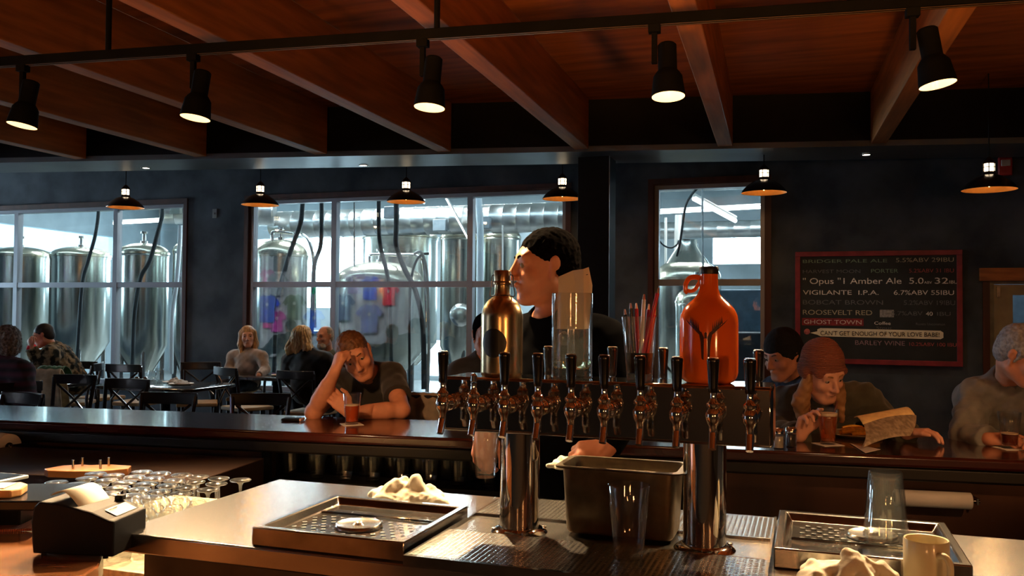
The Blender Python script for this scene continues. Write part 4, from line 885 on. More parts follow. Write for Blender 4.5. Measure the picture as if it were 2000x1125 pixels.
bm = B(); tube(bm, [(.004, -.0395, .068), (.008, -.058, .072), (.012, -.068, .060), (.012, -.068, .035), (.009, -.056, .020), (.005, -.0405, .022)], .006, 12, 6); obj('mug_handle', bm, M('mug_cream', (.7, .6, .38), .3), t)
def towel(label, loc, rot, L, Wd, H, seed, mat=clothw):
    rn = random.Random(int(seed*10)+5); e = thing('bar_towel', label, 'towel', loc, rot); bpy.context.view_layer.update()
    mw = np.array(e.matrix_world); T = lambda x, y, z: mw[:3, :3]@np.array((x, y, z))+mw[:3, 3]
    c = T(0, 0, H*.4); ext = np.array((L*.72, L*.72, H*.9)); F = Field(c-ext, c+ext, .0032 if L > .18 else .004)
    F.ell(T(0, 0, H*.12), (L*.40, Wd*.42, H*.34), mw[:3, :3], .02)
    for k in range(17):
        a = rn.uniform(0, 2*math.pi); r = rn.uniform(.05, .42); x = r*L*math.cos(a); y = r*Wd*math.sin(a); zt = H*(.92-1.5*r)*rn.uniform(.75, 1.1); b = a+rn.uniform(-1.3, 1.3); q = rn.uniform(.14, .26)
        x2, y2 = max(-.5*L, min(.5*L, x+q*L*math.cos(b))), max(-.5*Wd, min(.5*Wd, y+q*Wd*math.sin(b)))
        F.cap(T(x, y, max(zt-H*.16, .006)), T(x2, y2, max(.008, zt*.35)), H*rn.uniform(.12, .19), H*rn.uniform(.07, .11), H*.09)
    F.wrinkle(.0034, 62, seed); F.wrinkle(.0014, 150, seed)
    ax = [(F.lo[i]+F.res*np.arange(F.n[i])) for i in range(3)]; F.d = np.maximum(F.d, (loc[2]+.0012-ax[2])[None, None, :]).astype(np.float32)
    F.mesh('cloth', mat, e, 1); return e
pl = FR(-1.02, 2.15, CT); towel('white crumpled bar towel lying behind the left rinser tray', pl, R0-.1, .27, .15, .105, 3.3)
pr = FR(.07, 1.80, CT); towel('cream crumpled bar towel in front of the right rinser tray', pr, R0, .23, .17, .095, 9.1)
# rows of upturned goblets left of the counter
t = tag(obj('glass_mat_shelf', box(B(), -2.185, -1.565, 1.82, 2.62, 0, .938), M('goblet_bounce_mat', (.55, .46, .30), .4, var=.3, scale=60), bevel=.004, rotz=R0), 'pale shelf left of the steel counter carrying the upturned goblets', 'cabinet')  # brightness seen through the goblets is put into this pale colour
gb = [(0, .155), (.030, .1545), (.0325, .152), (.030, .1495), (.012, .146), (.0055, .138), (.0042, .12), (.0045, .094), (.009, .086), (.022, .078), (.033, .062), (.0365, .045), (.036, .028), (.030, .0), (.0285, .0), (.0345, .028), (.035, .045), (.0315, .061), (.021, .075), (.0, .081)]
t0 = None; n = 0; gl_rows = []
for j in range(6):
    for i in range(8):
        u = -2.135+i*.075+(.035 if j % 2 else 0); v = 1.90+j*.075
        if u > -1.625 or (j < 2 and i > 5) or (i == 0 and j > 4): continue
        n += 1
        lb = f'upturned goblet left of the steel counter, {["nearest", "second", "third", "fourth", "fifth", "sixth", "farthest"][j]} row, {["leftmost", "second", "third", "fourth", "fifth", "sixth", "seventh", "eighth"][i]} from the left'
        loc = FR(u+random.uniform(-.004, .004), v+random.uniform(-.004, .004), .9385)
        if t0 is None:
            t0 = thing('goblet', lb, 'glass', loc, 0, 'upturned goblets'); obj('glass_body', lathe(B(), gb, 24), gobletm, t0)
        else: dup(t0, loc, 0, lb)
# printer and its stand
PL = 1.05
t = tag(obj('printer_stand', prism(B(), [(-1.6, 1.2), (-.905, 1.2), (-.905, 1.93), (-.945, 2.04), (-1.22, 2.22), (-1.6, 2.22)], 0, PL), M('stand_wood', (.34, .13, .05), .18, var=.3, scale=4, coat=.6, stretch=(1, 4, 1)), bevel=.004), 'glossy orange-brown stand under the receipt printer', 'stand')
pp = (G(80, 1085, PL)+G(215, 1095, PL))/2
yaw = -.12
t = thing('receipt_printer', 'black receipt printer with paper curling out of its lid', 'printer', (pp.x, pp.y+.065, PL+.006), yaw)
bk = M('printer_black', (.004, .004, .005), .55, var=.2, spec=.2)
prof = [(-.095, .0), (-.098, .02), (-.102, .07), (-.096, .105), (-.082, .118), (-.04, .116), (.0, .108), (.045, .098), (.085, .082), (.1, .080), (.1, .0)]
bm = B(); a_ = [bm.verts.new((x, -.066, z)) for x, z in prof]; b_ = [bm.verts.new((x, .072, z)) for x, z in prof]
bm.faces.new(a_); bm.faces.new(b_[::-1]); n = len(prof)
for i in range(n): bm.faces.new((a_[i], b_[i], b_[(i+1) % n], a_[(i+1) % n]))
obj('printer_body', bm, bk, t, bevel=.004, smooth=False)
for sx in (-.075, .075):
    for sy in (-.055, .06): obj('rubber_foot', cyl(B(), (sx, sy, -.006), (sx, sy, .001), .006), black_m, t)
bm = B(); vs = [[], []]
for k in range(13):
    a = k/12; x = .02-.075*a; z = .109+.032*math.sin(a*2.6)+.012*a
    vs[0].append(bm.verts.new((x-.01, -.052, z-.008))); vs[1].append(bm.verts.new((x, .052, z-.008)))
for k in range(12): bm.faces.new((vs[0][k], vs[1][k], vs[1][k+1], vs[0][k+1]))
o = obj('paper_strip', bm, M('receipt_paper', (.85, .80, .66), .7, var=.03), t); md = o.modifiers.new('s', 'SOLIDIFY'); md.thickness = .0006
bm = B(); bm.faces.new([bm.verts.new(p) for p in ((.055, -.03, .0965), (.085, -.03, .0835), (.085, .055, .0835), (.055, .055, .0965))]); obj('sticker', bm, whitep, t, smooth=False)
text('ZJS', .017, (.062, -.022, .0955), M('sticker_ink', (.02, .02, .02), .6), t, .034, rot=(-.41, 0, math.pi/2), ext=.0003)
bm = B(); box(bm, .03, .05, .05, .068, .100, .112); obj('lid_latch', bm, black_m, t, bevel=.002)
# register things at the left edge
p = G(25, 1025, PL); 
o = obj('ribbed_mat', box(B(), -.16, .17, -.10, .10, 0, .006), wave_mat('orange_ribbed_mat', (.30, .05, .01), (.62, .14, .02), 60, 'X', .6, 0, .6), loc=(p.x-.05, p.y+.02, PL), rotz=.15, bevel=.001); tag(o, 'orange ribbed mat on the stand behind the printer', 'mat')
t = thing('pen_stylus', 'small dark corkscrew lying on the orange mat at the left edge', 'corkscrew', (p.x-.03, p.y+.0, PL+.0135)); obj('corkscrew_handle', tube(B(), [(-.04, .01, .004), (0, 0, .005), (.035, -.012, 0)], .007, 8, 4), black_m, t)
bm = B(); cyl(bm, (.033, -.012, 0), (.05, -.018, 0), .004); obj('corkscrew_tip', bm, steel, t)
ps = G(60, 970, 1.13)
t = thing('register_monitor', 'flat black register slab with a bluish sheen at the left edge', 'register', (ps.x-.13, ps.y+.02, PL), .05)
obj('slab', box(B(), -.2, .22, -.10, .12, .06, .085), M('slab_gloss', (.015, .018, .022), .12, var=.2), t, bevel=.004); obj('stand_foot', box(B(), -.1, .1, -.02, .1, 0, .06), black_m, t, bevel=.004)
t = thing('wooden_tip_tray', 'small pale wooden block with shaped edge on the register slab', 'tray', (ps.x-.10, ps.y+.0, PL+.0855), .1)
obj('tray_wood', prism(B(), [(-.1, -.05), (.07, -.055), (.085, -.03), (.075, .03), (.05, .055), (-.1, .055)], 0, .02), M('pale_wood', (.75, .40, .16), .4, scale=6, stretch=(1, 6, 1)), t, bevel=.004)
obj('paper_slip', box(B(), -.09, .045, -.035, .035, .0205, .0225), whitep, t)
pq = G(-28, 935, 1.115)
t = thing('tablet', 'slim grey-framed tablet lying behind the wooden block at the left edge', 'tablet', (pq.x, pq.y, 1.03), R0)
obj('tablet_body', box(B(), -.11, .11, -.05, .05, .085, .095), M('tablet_grey', (.55, .62, .7), .3, .5), t, bevel=.003); obj('tablet_screen', box(B(), -.1, .1, -.04, .04, .0955, .0965), M('screen_black', (.01, .012, .016), .1), t); obj('tablet_foot', box(B(), -.08, .08, -.03, .03, 0, .085), black_m, t)
t = tag(obj('tablet_shelf', box(B(), -.09, .09, -.06, .06, 0, 1.03), M('bench_brown', (.025, .010, .005), .5), bevel=.003, loc=(pq.x, pq.y, 0), rotz=R0), 'narrow dark shelf under the tablet at the left edge', 'shelf')
# tasting paddles with pegs
p = G(160, 925, .97)
t = thing('tasting_paddle', 'angular orange-brown wooden tasting paddle with steel pegs below the bar', 'paddle', (p.x, p.y+.05, .956), .05)
pw = M('paddle_wood', (.62, .27, .10), .35, scale=5, stretch=(1, 6, 1), coat=.3)
obj('paddle_board', prism(B(), [(-.16, -.02), (-.13, -.055), (-.03, -.07), (.06, -.065), (.10, -.05), (.16, -.015), (.15, .045), (.06, .075), (-.02, .06), (-.06, .075), (-.12, .05)], 0, .028), pw, t, bevel=.003)
for x, y in ((-.05, -.02), (-.038, .035), (.055, -.02), (.065, .035)): obj('steel_peg', cyl(B(), (x, y, .028), (x, y, .062), .005), steel, t)
# ---------------------------------------------------------------- lights: track, pendants, recessed
ra, rb = at(-350, 148, 3.98), at(2350, -28, 2.76)
rz = math.atan2(rb.y-ra.y, rb.x-ra.x); rl = (rb-ra).length; zt = 2.675; ra.z = rb.z = zt
def rp(s): return ra+(rb-ra)*s
t = thing('track_rail', 'long black track lighting rail crossing the upper part of the photo', 'rail', tuple(rp(.5)), rz)
bm = B(); box(bm, -rl/2, rl/2, -.022, .022, -.016, .022); obj('rail_body', bm, blackmetal, t, bevel=.003)
for y in (-.009, .009): obj('rail_groove', box(B(), -rl/2, rl/2, y-.0025, y+.0025, -.0175, -.0161), M('copper_strip', (.35, .22, .15), .3, .9), t, smooth=False)
for x in (-2.35, -1.25, .2, 1.7): 
    obj('suspension_rod', cyl(B(), (x, 0, .016), (x, 0, 3.09-zt if abs(x) > 9 else 3.55-zt), .012, n=12), blackmetal, t)
def s_for(px):
    best = min(((abs((1000+FPX*(MC.transposed() @ (rp(i/4000)-Vector((0, 0, CH)))).x/-(MC.transposed() @ (rp(i/4000)-Vector((0, 0, CH)))).z)-px), i/4000) for i in range(4001))); return best[1]
spots = [(45, (-.35, -.25, -2.6), 'leftmost track spotlight with a glowing mouth', .02), (378, (-.30, -.22, -2.6), 'second track spotlight from the left', .02), (826, (-.18, -.22, -2.6), 'third track spotlight, above the pendant next to the column', .0),
         (1278, (.02, -.28, -2.5), 'fourth track spotlight, in front of the orange beam right of the column', .06), (1782, (.36, -.22, -2.5), 'rightmost track spotlight, tilted and closest', .08)]
reflm = M('reflector_gold', (.85, .68, .4), .25, .6, emit=(1, .66, .30), estr=1.6)
bulbm = M('lamp_bulb', (1, 1, 1), .4, var=0, emit=(1, .80, .50), estr=14)
for px, aim, lb, side in spots:
    base = rp(s_for(px)); t = thing('track_spotlight', lb, 'spotlight', (base.x, base.y, zt-.012), rz, 'track spotlights')
    obj('adapter', box(B(), -.022, .022, -.018, .018, -.032, 0), blackmetal, t, bevel=.002)
    obj('arm', box(B(), -.010, .010, -.010, .010, -.145, -.032), blackmetal, t, bevel=.002)
    A3 = Matrix.Rotation(-rz, 3, 'Z') @ Vector(aim).normalized(); top = Vector((.045, -.0, -.075))
    mt = A3.to_track_quat('Z', 'Y').to_matrix()
    def hp(prof, nm, mat, n=32, lab=None): return obj(nm, lathe(B(), prof, n, top, A3), mat, t, label=lab)
    hp([(0, 0), (.028, 0), (.034, .006), (.034, .098), (.0345, .1)], 'housing', blackmetal)
    hp([(.0345, .1), (.044, .112), (.052, .125), (.053, .135), (.060, .188), (.060, .2)], 'shade', blackmetal)
    hp([(.0585, .199), (.050, .150), (.036, .125), (0, .122)], 'reflector', reflm, lab='glowing yellow reflector')
    hp([(0, .128), (.016, .130), (.028, .142), (.028, .150), (0, .153)], 'bulb', bulbm)
    wpos = Vector((base.x, base.y, zt-.012))+Matrix.Rotation(rz, 3, 'Z') @ (top+A3*.165)
    tg = {45: (-1.4, 2.3, 1.0), 378: (-1.0, 2.35, 1.0), 826: (-.45, 2.1, 1.0), 1278: (.35, 1.95, 1.0), 1782: (.72, 1.75, 1.0)}[px]
    add_light('track_spot_light', 'SPOT', wpos, {45: 520, 378: 460, 826: 330, 1278: 150, 1782: 520}[px], WARM, spot_size={45: 1.4, 378: 1.9, 826: 1.9, 1278: 1.5, 1782: 2.1}[px], spot_blend=.85, shadow_soft_size=.022, target=tg)
copper_in = M('pendant_copper_inside', (.75, .38, .12), .35, .7)
for (px, py, Y, lb) in ((245, 405, 10.0, 'leftmost copper-lined pendant, in front of the left window'), (508, 400, 9.6, 'pendant second from the left, over the left jamb of the middle window'), (793, 394, 9.2, 'pendant third from the left, in front of the middle window'),
                        (1098, 388, 8.95, 'pendant just left of the square black column'), (1492, 376, 8.0, 'pendant at the top right corner of the right window'), (1932, 370, 6.95, 'rightmost pendant, largest, by the right edge of the photo')):
    p = at(px, py, Y); t = thing('pendant_lamp', lb, 'lamp', p, 0, 'copper-lined pendant lamps')
    r = .205 if Y > 7.5 else .205
    obj('shade', lathe(B(), [(.035, .145), (.045, .14), (.055, .118), (.10, .10), (.15, .065), (.185, .03), (.205, .0), (.203, -.004)], 40), M('pendant_bronze', (.05, .035, .035), .22, .8, coat=.4), t)
    obj('shade_lining', lathe(B(), [(.2025, -.003), (.183, .027), (.148, .061), (.098, .096), (.052, .113), (0, .114)], 40), copper_in, t, label='glowing copper inner lining')
    obj('neck_glass', lathe(B(), [(.034, .146), (.042, .148), (.042, .205), (.034, .207), (0, .207)], 24), M('neck_glow', (1, .9, .7), .3, var=0, emit=(1, .78, .5), estr=5), t)
    nb = B()
    for a in range(6): box(nb, .043*math.cos(a*1.047)-.003, .043*math.cos(a*1.047)+.003, .043*math.sin(a*1.047)-.003, .043*math.sin(a*1.047)+.003, .14, .215)
    lathe(nb, [(.0435, .175), (.046, .175), (.046, .18), (.0435, .18), (.0435, .175)], 20)
    obj('neck_cage', nb, M('pendant_bronze', (.05, .035, .035), .22, .8), t)
    obj('cap', lathe(B(), [(.05, .207), (.05, .214), (.035, .235), (.015, .255), (.006, .262), (0, .262)], 24), M('pendant_bronze', (.05, .035, .035), .22, .8), t)
    obj('cord', cyl(B(), (0, 0, .26), (0, 0, 3.548-p.z), .005, n=8), black_m, t)
    obj('bulb', lathe(B(), [(0, .02), (.02, .03), (.03, .055), (.02, .085), (0, .1)], 16), M('pendant_bulb', (1, .8, .5), .3, var=0, emit=(1, .66, .32), estr=5), t)
    add_light('pendant_light', 'SPOT', p+Vector((0, 0, .02)), 14, (1, .55, .24), spot_size=2.6, spot_blend=.7, shadow_soft_size=.03, target=p+Vector((0, 0, -1)))
    add_light('pendant_inner_light', 'POINT', p+Vector((0, 0, .012)), 3.2, (1, .5, .18), shadow_soft_size=.02)
for (px, py, lb) in ((285, 328, 'recessed light in the soffit above the left window'), (710, 323, 'recessed light in the soffit above the middle window'), (1692, 302, 'recessed light in the soffit at the right')):
    p = G(px, py, 3.069); t = thing('recessed_light', lb, 'light', p, 0, 'recessed soffit lights')
    obj('trim_ring', lathe(B(), [(.034, 0), (.05, 0), (.05, -.004), (.036, -.005), (.034, 0)], 28), steel_dk, t)
    obj('lens', lathe(B(), [(0, -.002), (.034, -.002), (.033, .0), (0, .0005)], 28), M('downlight_glow', (1, 1, 1), .4, var=0, emit=(1, .86, .68), estr=12), t)
    add_light('downlight', 'SPOT', p+Vector((0, 0, -.012)), 20, (1, .8, .6), spot_size=1.7, spot_blend=.8, shadow_soft_size=.03, target=p+Vector((0, 0, -1)))
# ---------------------------------------------------------------- figures: signed-distance bodies turned into smooth meshes
def nz(v): v = np.array(v, float); return v/np.linalg.norm(v)
def frame(fwd, up):
    f = nz(fwd); u = np.array(up, float); u = nz(u-f*u.dot(f)); r = np.cross(f, u); return np.stack([r, f, u], 1)   # columns right, forward, up
def head_sdf(F, c, R, s=1.0, male=True):
    def p(x, y, z): return c+R@(np.array((x, y, z))*s)
    e = lambda x, y, z, rx, ry, rz, k=.02, op='add': F.ell(p(x, y, z), np.array((rx, ry, rz))*s, R, k*s, op)
    cp = lambda a, b, ra, rb, k=.01, op='add': F.cap(p(*a), p(*b), ra*s, rb*s, k*s, op)
    e(0, -.018, .035, .074, .093, .080); e(0, .018, -.012, .063, .072, .080, .03); e(0, .030, -.062, .050 if male else .045, .052, .052, .03)
    cp((-.012, .072, -.100), (.012, .072, -.100), .017, .017, .025)                       # chin
    cp((-.050, -.005, -.060), (-.022, .058, -.098), .018, .016, .03); cp((.050, -.005, -.060), (.022, .058, -.098), .018, .016, .03)   # jaw
    cp((-.038, .070, .030), (.038, .070, .030), .014, .014, .018)                       # brow
    for sx in (-1, 1):
        e(sx*.031, .099, .006, .019, .016, .013, .012, 'sub')                          # socket
        cp((sx*.017, .0795, .0135), (sx*.045, .0715, .0115), .0072, .0065, .006)             # upper lid
        e(sx*.042, .060, -.028, .022, .022, .020, .02)                                 # cheekbone
        e(sx*.0115, .098, -.034, .009, .011, .008, .007)                               # nostril wing
        cp((sx*.074, -.012, .012), (sx*.070, -.004, -.040), .010, .007, .008); e(sx*.080, -.016, .006, .008, .016, .024, .006); e(sx*.086, -.008, .0, .005, .008, .014, .004, 'sub')
    cp((0, .086, .020), (0, .112, -.028), .0085, .0125, .012)                           # nose
    cp((-.020, .084, -.060), (0, .093, -.057), .0060, .0085, .006); cp((.020, .084, -.060), (0, .093, -.057), .0060, .0085, .006)
    cp((-.016, .083, -.072), (.016, .083, -.072), .0080, .0080, .006); cp((-.020, .099, -.0655), (.020, .099, -.0655), .0022, .0022, .003, 'sub')
def hand_sdf(F, w, d, back, thumb, curl=.5, s=1.0, spread=.0, thumb_in=.0, curls=None):
    """w wrist, d towards the knuckles, back = back of the hand, thumb = side the thumb leaves from"""
    w = np.array(w, float); d = nz(d); b = np.array(back, float); b = nz(b-d*b.dot(d)); t = np.cross(d, b); t = t*(1 if t.dot(thumb) > 0 else -1)
    offs = (.030, .011, -.009, -.028); lens = (.074, .082, .077, .060); L0 = (.088, .090, .086, .078)
    for i in range(4):
        k = w+d*L0[i]*s+t*offs[i]*s-b*.004*abs(i-1.2)*s
        F.cap(w+t*offs[i]*.55*s+d*.008, k, .0165*s, .0135*s, .012*s)
        ang = 0; p0 = k; dirr = nz(d+t*spread*(1.5-i)*.25); c_ = (curls[i] if curls else curl)
        for j, (fr, r0, r1) in enumerate(((.44, .0105, .0095), (.31, .0095, .0085), (.25, .0085, .0070))):
            ang += c_*(.9, 1.15, .8)[j]; q = nz(dirr*math.cos(ang)-b*math.sin(ang)); p1 = p0+q*lens[i]*fr*s; F.cap(p0, p1, r0*s, r1*s, .003*s); p0 = p1
    p0 = w+d*.022*s+t*.020*s; p1 = p0+nz(d*.75+t*(.75-thumb_in)-b*.25)*.045*s; p2 = p1+nz(d*.95+t*(.25-thumb_in)-b*(.2+thumb_in))*.034*s; p3 = p2+nz(d*.9-t*(.1+thumb_in)-b*(.3+thumb_in))*.028*s
    F.cap(p0, p1, .0165*s, .0125*s, .012*s); F.cap(p1, p2, .0120*s, .0105*s, .004*s); F.cap(p2, p3, .0105*s, .0085*s, .003*s)
    return w+d*.05
def A_(v): return np.array(v, float)
def person(label, hd, look, up, neck, shL, elL, wrL, shR, elR, wrR, pelvis, hL=None, hR=None, knees=None, res=.005, hres=None, s=1.0, hs=1.0, male=True, skin=None,
           shirt=None, sleeve=1.0, shirt_res=None, pants=None, collar=.056, shirt_fat=.014, wr_amp=.0022, hair=None, hairmat=None, lean=None, base_z=0, feet_z=None, extra=None, bulk=1.0, eyes=True, brows=None, legs=True):
    base = Vector((pelvis[0], pelvis[1], base_z))
    t = thing('person', label, 'person', base); t.empty_display_size = .2
    bpy.context.view_layer.update()
    hd, neck, shL, elL, wrL, shR, elR, wrR, pel = map(A_, (hd, neck, shL, elL, wrL, shR, elR, wrR, pelvis))
    R = frame(look, up); rt = nz(shR-shL); spine = nz(neck-pel); TR_ = frame(np.cross(spine, rt), spine)
    if TR_[:, 0].dot(rt) < 0: TR_[:, 0] *= -1; TR_[:, 1] *= -1
    chest = (shL+shR)/2*.55+(neck*.62+pel*.38)*.45; chest = (shL+shR)/2-spine*.13; belly = chest*.45+pel*.55
    sk = skin or skin_m
    P = [hd, neck, shL, elL, wrL, shR, elR, wrR, pel]; lo = np.min(P, 0)-.24; hi = np.max(P, 0)+.26; lo[2] = max(lo[2], pel[2]-.14)
    F = Field(lo, hi, res)
    def torso(F, f, k=.05):
        F.ell(chest, A_((.165, .105, .175))*s*bulk+f, TR_, k); F.ell(belly, A_((.150, .105, .17))*s*bulk+f, TR_, k); F.ell(pel, A_((.165, .12, .12))*s+f, TR_, k)
        F.cap(shL, shR, .058*s+f, .058*s+f, k); F.cap(neck, (shL+neck)/2*.5+shL*.5, .05*s+f*.6, .055*s+f, k); F.cap(neck, (shR+neck)/2*.5+shR*.5, .05*s+f*.6, .055*s+f, k)
        F.cap(neck, chest, .065*s+f*.5, .1*s+f, k)
    def arms(F, f, frac=1.0, k=.03):
        for a, b, c in ((shL, elL, wrL), (shR, elR, wrR)):
            if frac < 1: F.cap(a, b, .054*s+f, .050*s+f*1.6, k, cut=frac)
            else:
                F.cap(a, b, .056*s+f, .042*s+f, k); F.cap(b, c, .043*s+f, .029*s+f, .02, cut=min(frac-1+.001, .97) if frac > 1 else None)
    torso(F, -.004); arms(F, 0); F.cap(neck-spine*.02, hd+R@A_((0, -.03, -.065)), .060*s, .052*s, .02)
    for el, wr_ in ((elL, wrL), (elR, wrR)): F.cap(el*.7+wr_*.3, el*.35+wr_*.65, .043*s, .034*s, .02)
    hc = hd
    head_sdf(F, hc, R, hs, male)
    if hL: hand_sdf(F, wrL, *hL[:3], **hL[3])
    if hR: hand_sdf(F, wrR, *hR[:3], **hR[3])
    F.mesh('body', sk, t, 1)
    hp = lambda x, y, z: hc+R@(A_((x, y, z))*hs)
    # eyes
    if eyes:
        for sx in (-1, 1):
            c = hp(sx*.031, .0745, .0055); q = Vector(t.matrix_world.inverted() @ Vector(c)); fw = Vector(R[:, 1])
            e = obj('eye', lathe(B(), [(0.0001 if i in (0, 12) else .0115*hs*math.sin(i*math.pi/12), -.0115*hs*math.cos(i*math.pi/12)) for i in range(13)], 16, q, fw), eye_m, t)
            obj('iris', lathe(B(), [(.0052*hs, .0104*hs), (.003*hs, .0114*hs), (0, .0117*hs)], 12, q, fw), iris_m, e)
        tr = lambda v: t.matrix_world.inverted() @ Vector(v)
        for sx in (-1, 1): bm = tube(B(), [tr(hp(sx*.015, .0875, .0285)), tr(hp(sx*.032, .0865, .034)), tr(hp(sx*.05, .070, .028))], .0036*hs, 6, 4); obj('eyebrow', bm, brows or hairmat or black_m, t)
    if shirt:
        F = Field(lo, hi, shirt_res or res); torso(F, shirt_fat); arms(F, shirt_fat, sleeve if sleeve < 1 else 1.0+min(sleeve, 1.95)-.0 if sleeve > 1 else 1.0)
        F.wrinkle(wr_amp, 38, hd[0]*7)
        F.cap(neck+spine*.03-TR_[:, 1]*.0, hd+R@A_((0, -.03, -.06)), collar*s, collar*s+.01, .008, 'sub'); F.ell(neck+spine*.035+TR_[:, 1]*.02, A_((.062, .062, .03))*s, TR_, .008, 'sub')
        if sleeve <= 1:
            pass
        F.mesh('shirt', shirt, t, 1)
    if hair:
        m = .20*hs; lo2, hi2 = hc-.2*hs, hc+.2*hs
        if hair in ('long', 'longback'): lo2 = hc-.36
        F = Field(lo2, hi2, hres or res); e = lambda x, y, z, rx, ry, rz, k=.015, op='add': F.ell(hp(x, y, z), A_((rx, ry, rz))*hs, R, k, op)
        cp = lambda a, b, ra, rb, k=.01, op='add': F.cap(hp(*a), hp(*b), ra*hs, rb*hs, k, op)
        if hair == 'short':
            e(0, -.022, .040, .081, .098, .084); e(0, -.055, -.01, .070, .062, .07, .02)
            e(0, .105, -.035, .085, .075, .078, .006, 'sub'); e(0, .10, .01, .062, .05, .055, .01, 'sub')
            for sx in (-1, 1): e(sx*.085, .01, -.045, .03, .05, .045, .006, 'sub')
            cp((sx*.072, .018, .03), (sx*.074, .006, -.022), .012, .006, .01)
            F.wrinkle(.0022, 150, 1)
        elif hair == 'receding':
            e(0, -.022, .036, .079, .096, .079); e(0, -.05, -.01, .072, .062, .075, .02); F.wrinkle(.0012, 160, 1)
            e(0, .085, .03, .085, .105, .10, .006, 'sub'); e(0, .03, .12, .05, .09, .05, .01, 'sub')
        elif hair == 'long':
            e(0, -.022, .042, .084, .10, .086)
            for sx in (-1, 1): cp((sx*.068, .0, .04), (sx*.082, .0, -.09), .034, .034, .03); cp((sx*.082, .0, -.09), (sx*.075, .045, -.21), .034, .022, .03)
            cp((0, -.06, .0), (0, -.075, -.15), .078, .07, .04); F.strands(.0028, 30, hc, R)
            e(0, .11, -.045, .055, .075, .092, .012, 'sub'); cp((0, .05, -.10), (0, .08, -.25), .05, .05, .01, 'sub')
        elif hair == 'longback':
            e(0, -.022, .045, .088, .104, .088)
            for sx in (-1, 0, 1): cp((sx*.05, -.04, .03), (sx*.10, -.06, -.11), .052, .055, .04); cp((sx*.10, -.06, -.11), (sx*.12, -.055, -.20), .05, .028, .03)
            F.strands(.004, 26, hc, R); F.wrinkle(.003, 75, 2); e(0, .11, -.05, .055, .07, .09, .012, 'sub')
        elif hair == 'curly':
            e(0, -.03, .035, .098, .105, .095); e(0, -.06, -.04, .085, .07, .08, .03); F.wrinkle(.007, 120, 3); e(0, .11, -.03, .06, .07, .09, .012, 'sub')
        o = F.mesh('hair', hairmat, t, 1)
    if legs:
        dirf = TR_[:, 1].copy(); dirf[2] = 0; dirf = nz(dirf); rt2 = nz(A_((rt[0], rt[1], 0)))
        fz = base_z if feet_z is None else feet_z
        F = Field(np.minimum(pel-.3, pel+dirf*.62-.25), np.maximum(pel+.3, pel+dirf*.62+.25), max(res*1.6, .009)); 
        lo3 = np.minimum(pel, pel+dirf*.5)-.3; hi3 = np.maximum(pel, pel+dirf*.5)+.3; lo3[2] = fz-.02; hi3[2] = pel[2]+.18
        F = Field(lo3, hi3, max(res*1.6, .009)); F.ell(pel, A_((.175, .13, .125))*s, TR_, .04)
        for sx in (-1, 1):
            if knees == 'stand': kn = pel*1; kn = pel+rt2*sx*.10+dirf*.04; kn[2] = fz+.50; an = pel+rt2*sx*.12; an[2] = fz+.08
            else: kn = pel+rt2*sx*.14+dirf*.40; kn[2] = pel[2]-.02; an = kn-dirf*.06; an[2] = max(fz+.08, kn[2]-.46)
            F.cap(pel+rt2*sx*.09, kn, .088*s, .062*s, .04); F.cap(kn, an, .062*s, .045*s, .03); F.cap(an-A_((0, 0, .03)), an+dirf*.17-A_((0, 0, .045)), .042, .034, .02)
        F.wrinkle(.002, 36, 1); F.mesh('trousers', pants or M('dark_jeans', (.012, .016, .028), .85, var=.3, scale=30), t, 1)
    if extra: extra(t, hc, R, hp, hs)
    return t
def aa(*q): return A_(at(*q))
cot = lambda n, c, **k: M(n, c, .95, var=.25, scale=14, sheen=.2, bump=.15, **k)
# the leaning man at the bar
wL, wR = aa(683, 806, 4.34), aa(654, 726, 4.30)
man = person('man in a dark T-shirt slumped at the bar, head on his fist', aa(694, 694, 4.50), (.24, -.90, -.36), (-.42, -.25, .87), aa(724, 738, 4.72),
    aa(766, 736, 4.70), aa(784, 801, 4.44), wL, aa(666, 748, 4.80), aa(613, 805, 4.40), wR, aa(735, 895, 5.12),
    hL=((-.62, -.05, .62), (.3, -.95, .2), (.6, 0, .6), dict(curl=.22, s=1.0, spread=.2)), hR=((.18, .10, .97), (-.75, -.6, .1), (.3, -.9, .2), dict(curl=1.25, thumb_in=.5)),
    res=.0042, hs=1.03, shirt=cot('charcoal_tee', (.030, .028, .027)), sleeve=.60, wr_amp=.003, shirt_fat=.016, hair='short', hairmat=M('auburn_hair', (.16, .07, .03), .6, var=.4, scale=60, bump=.4), base_z=.12, bulk=1.02)
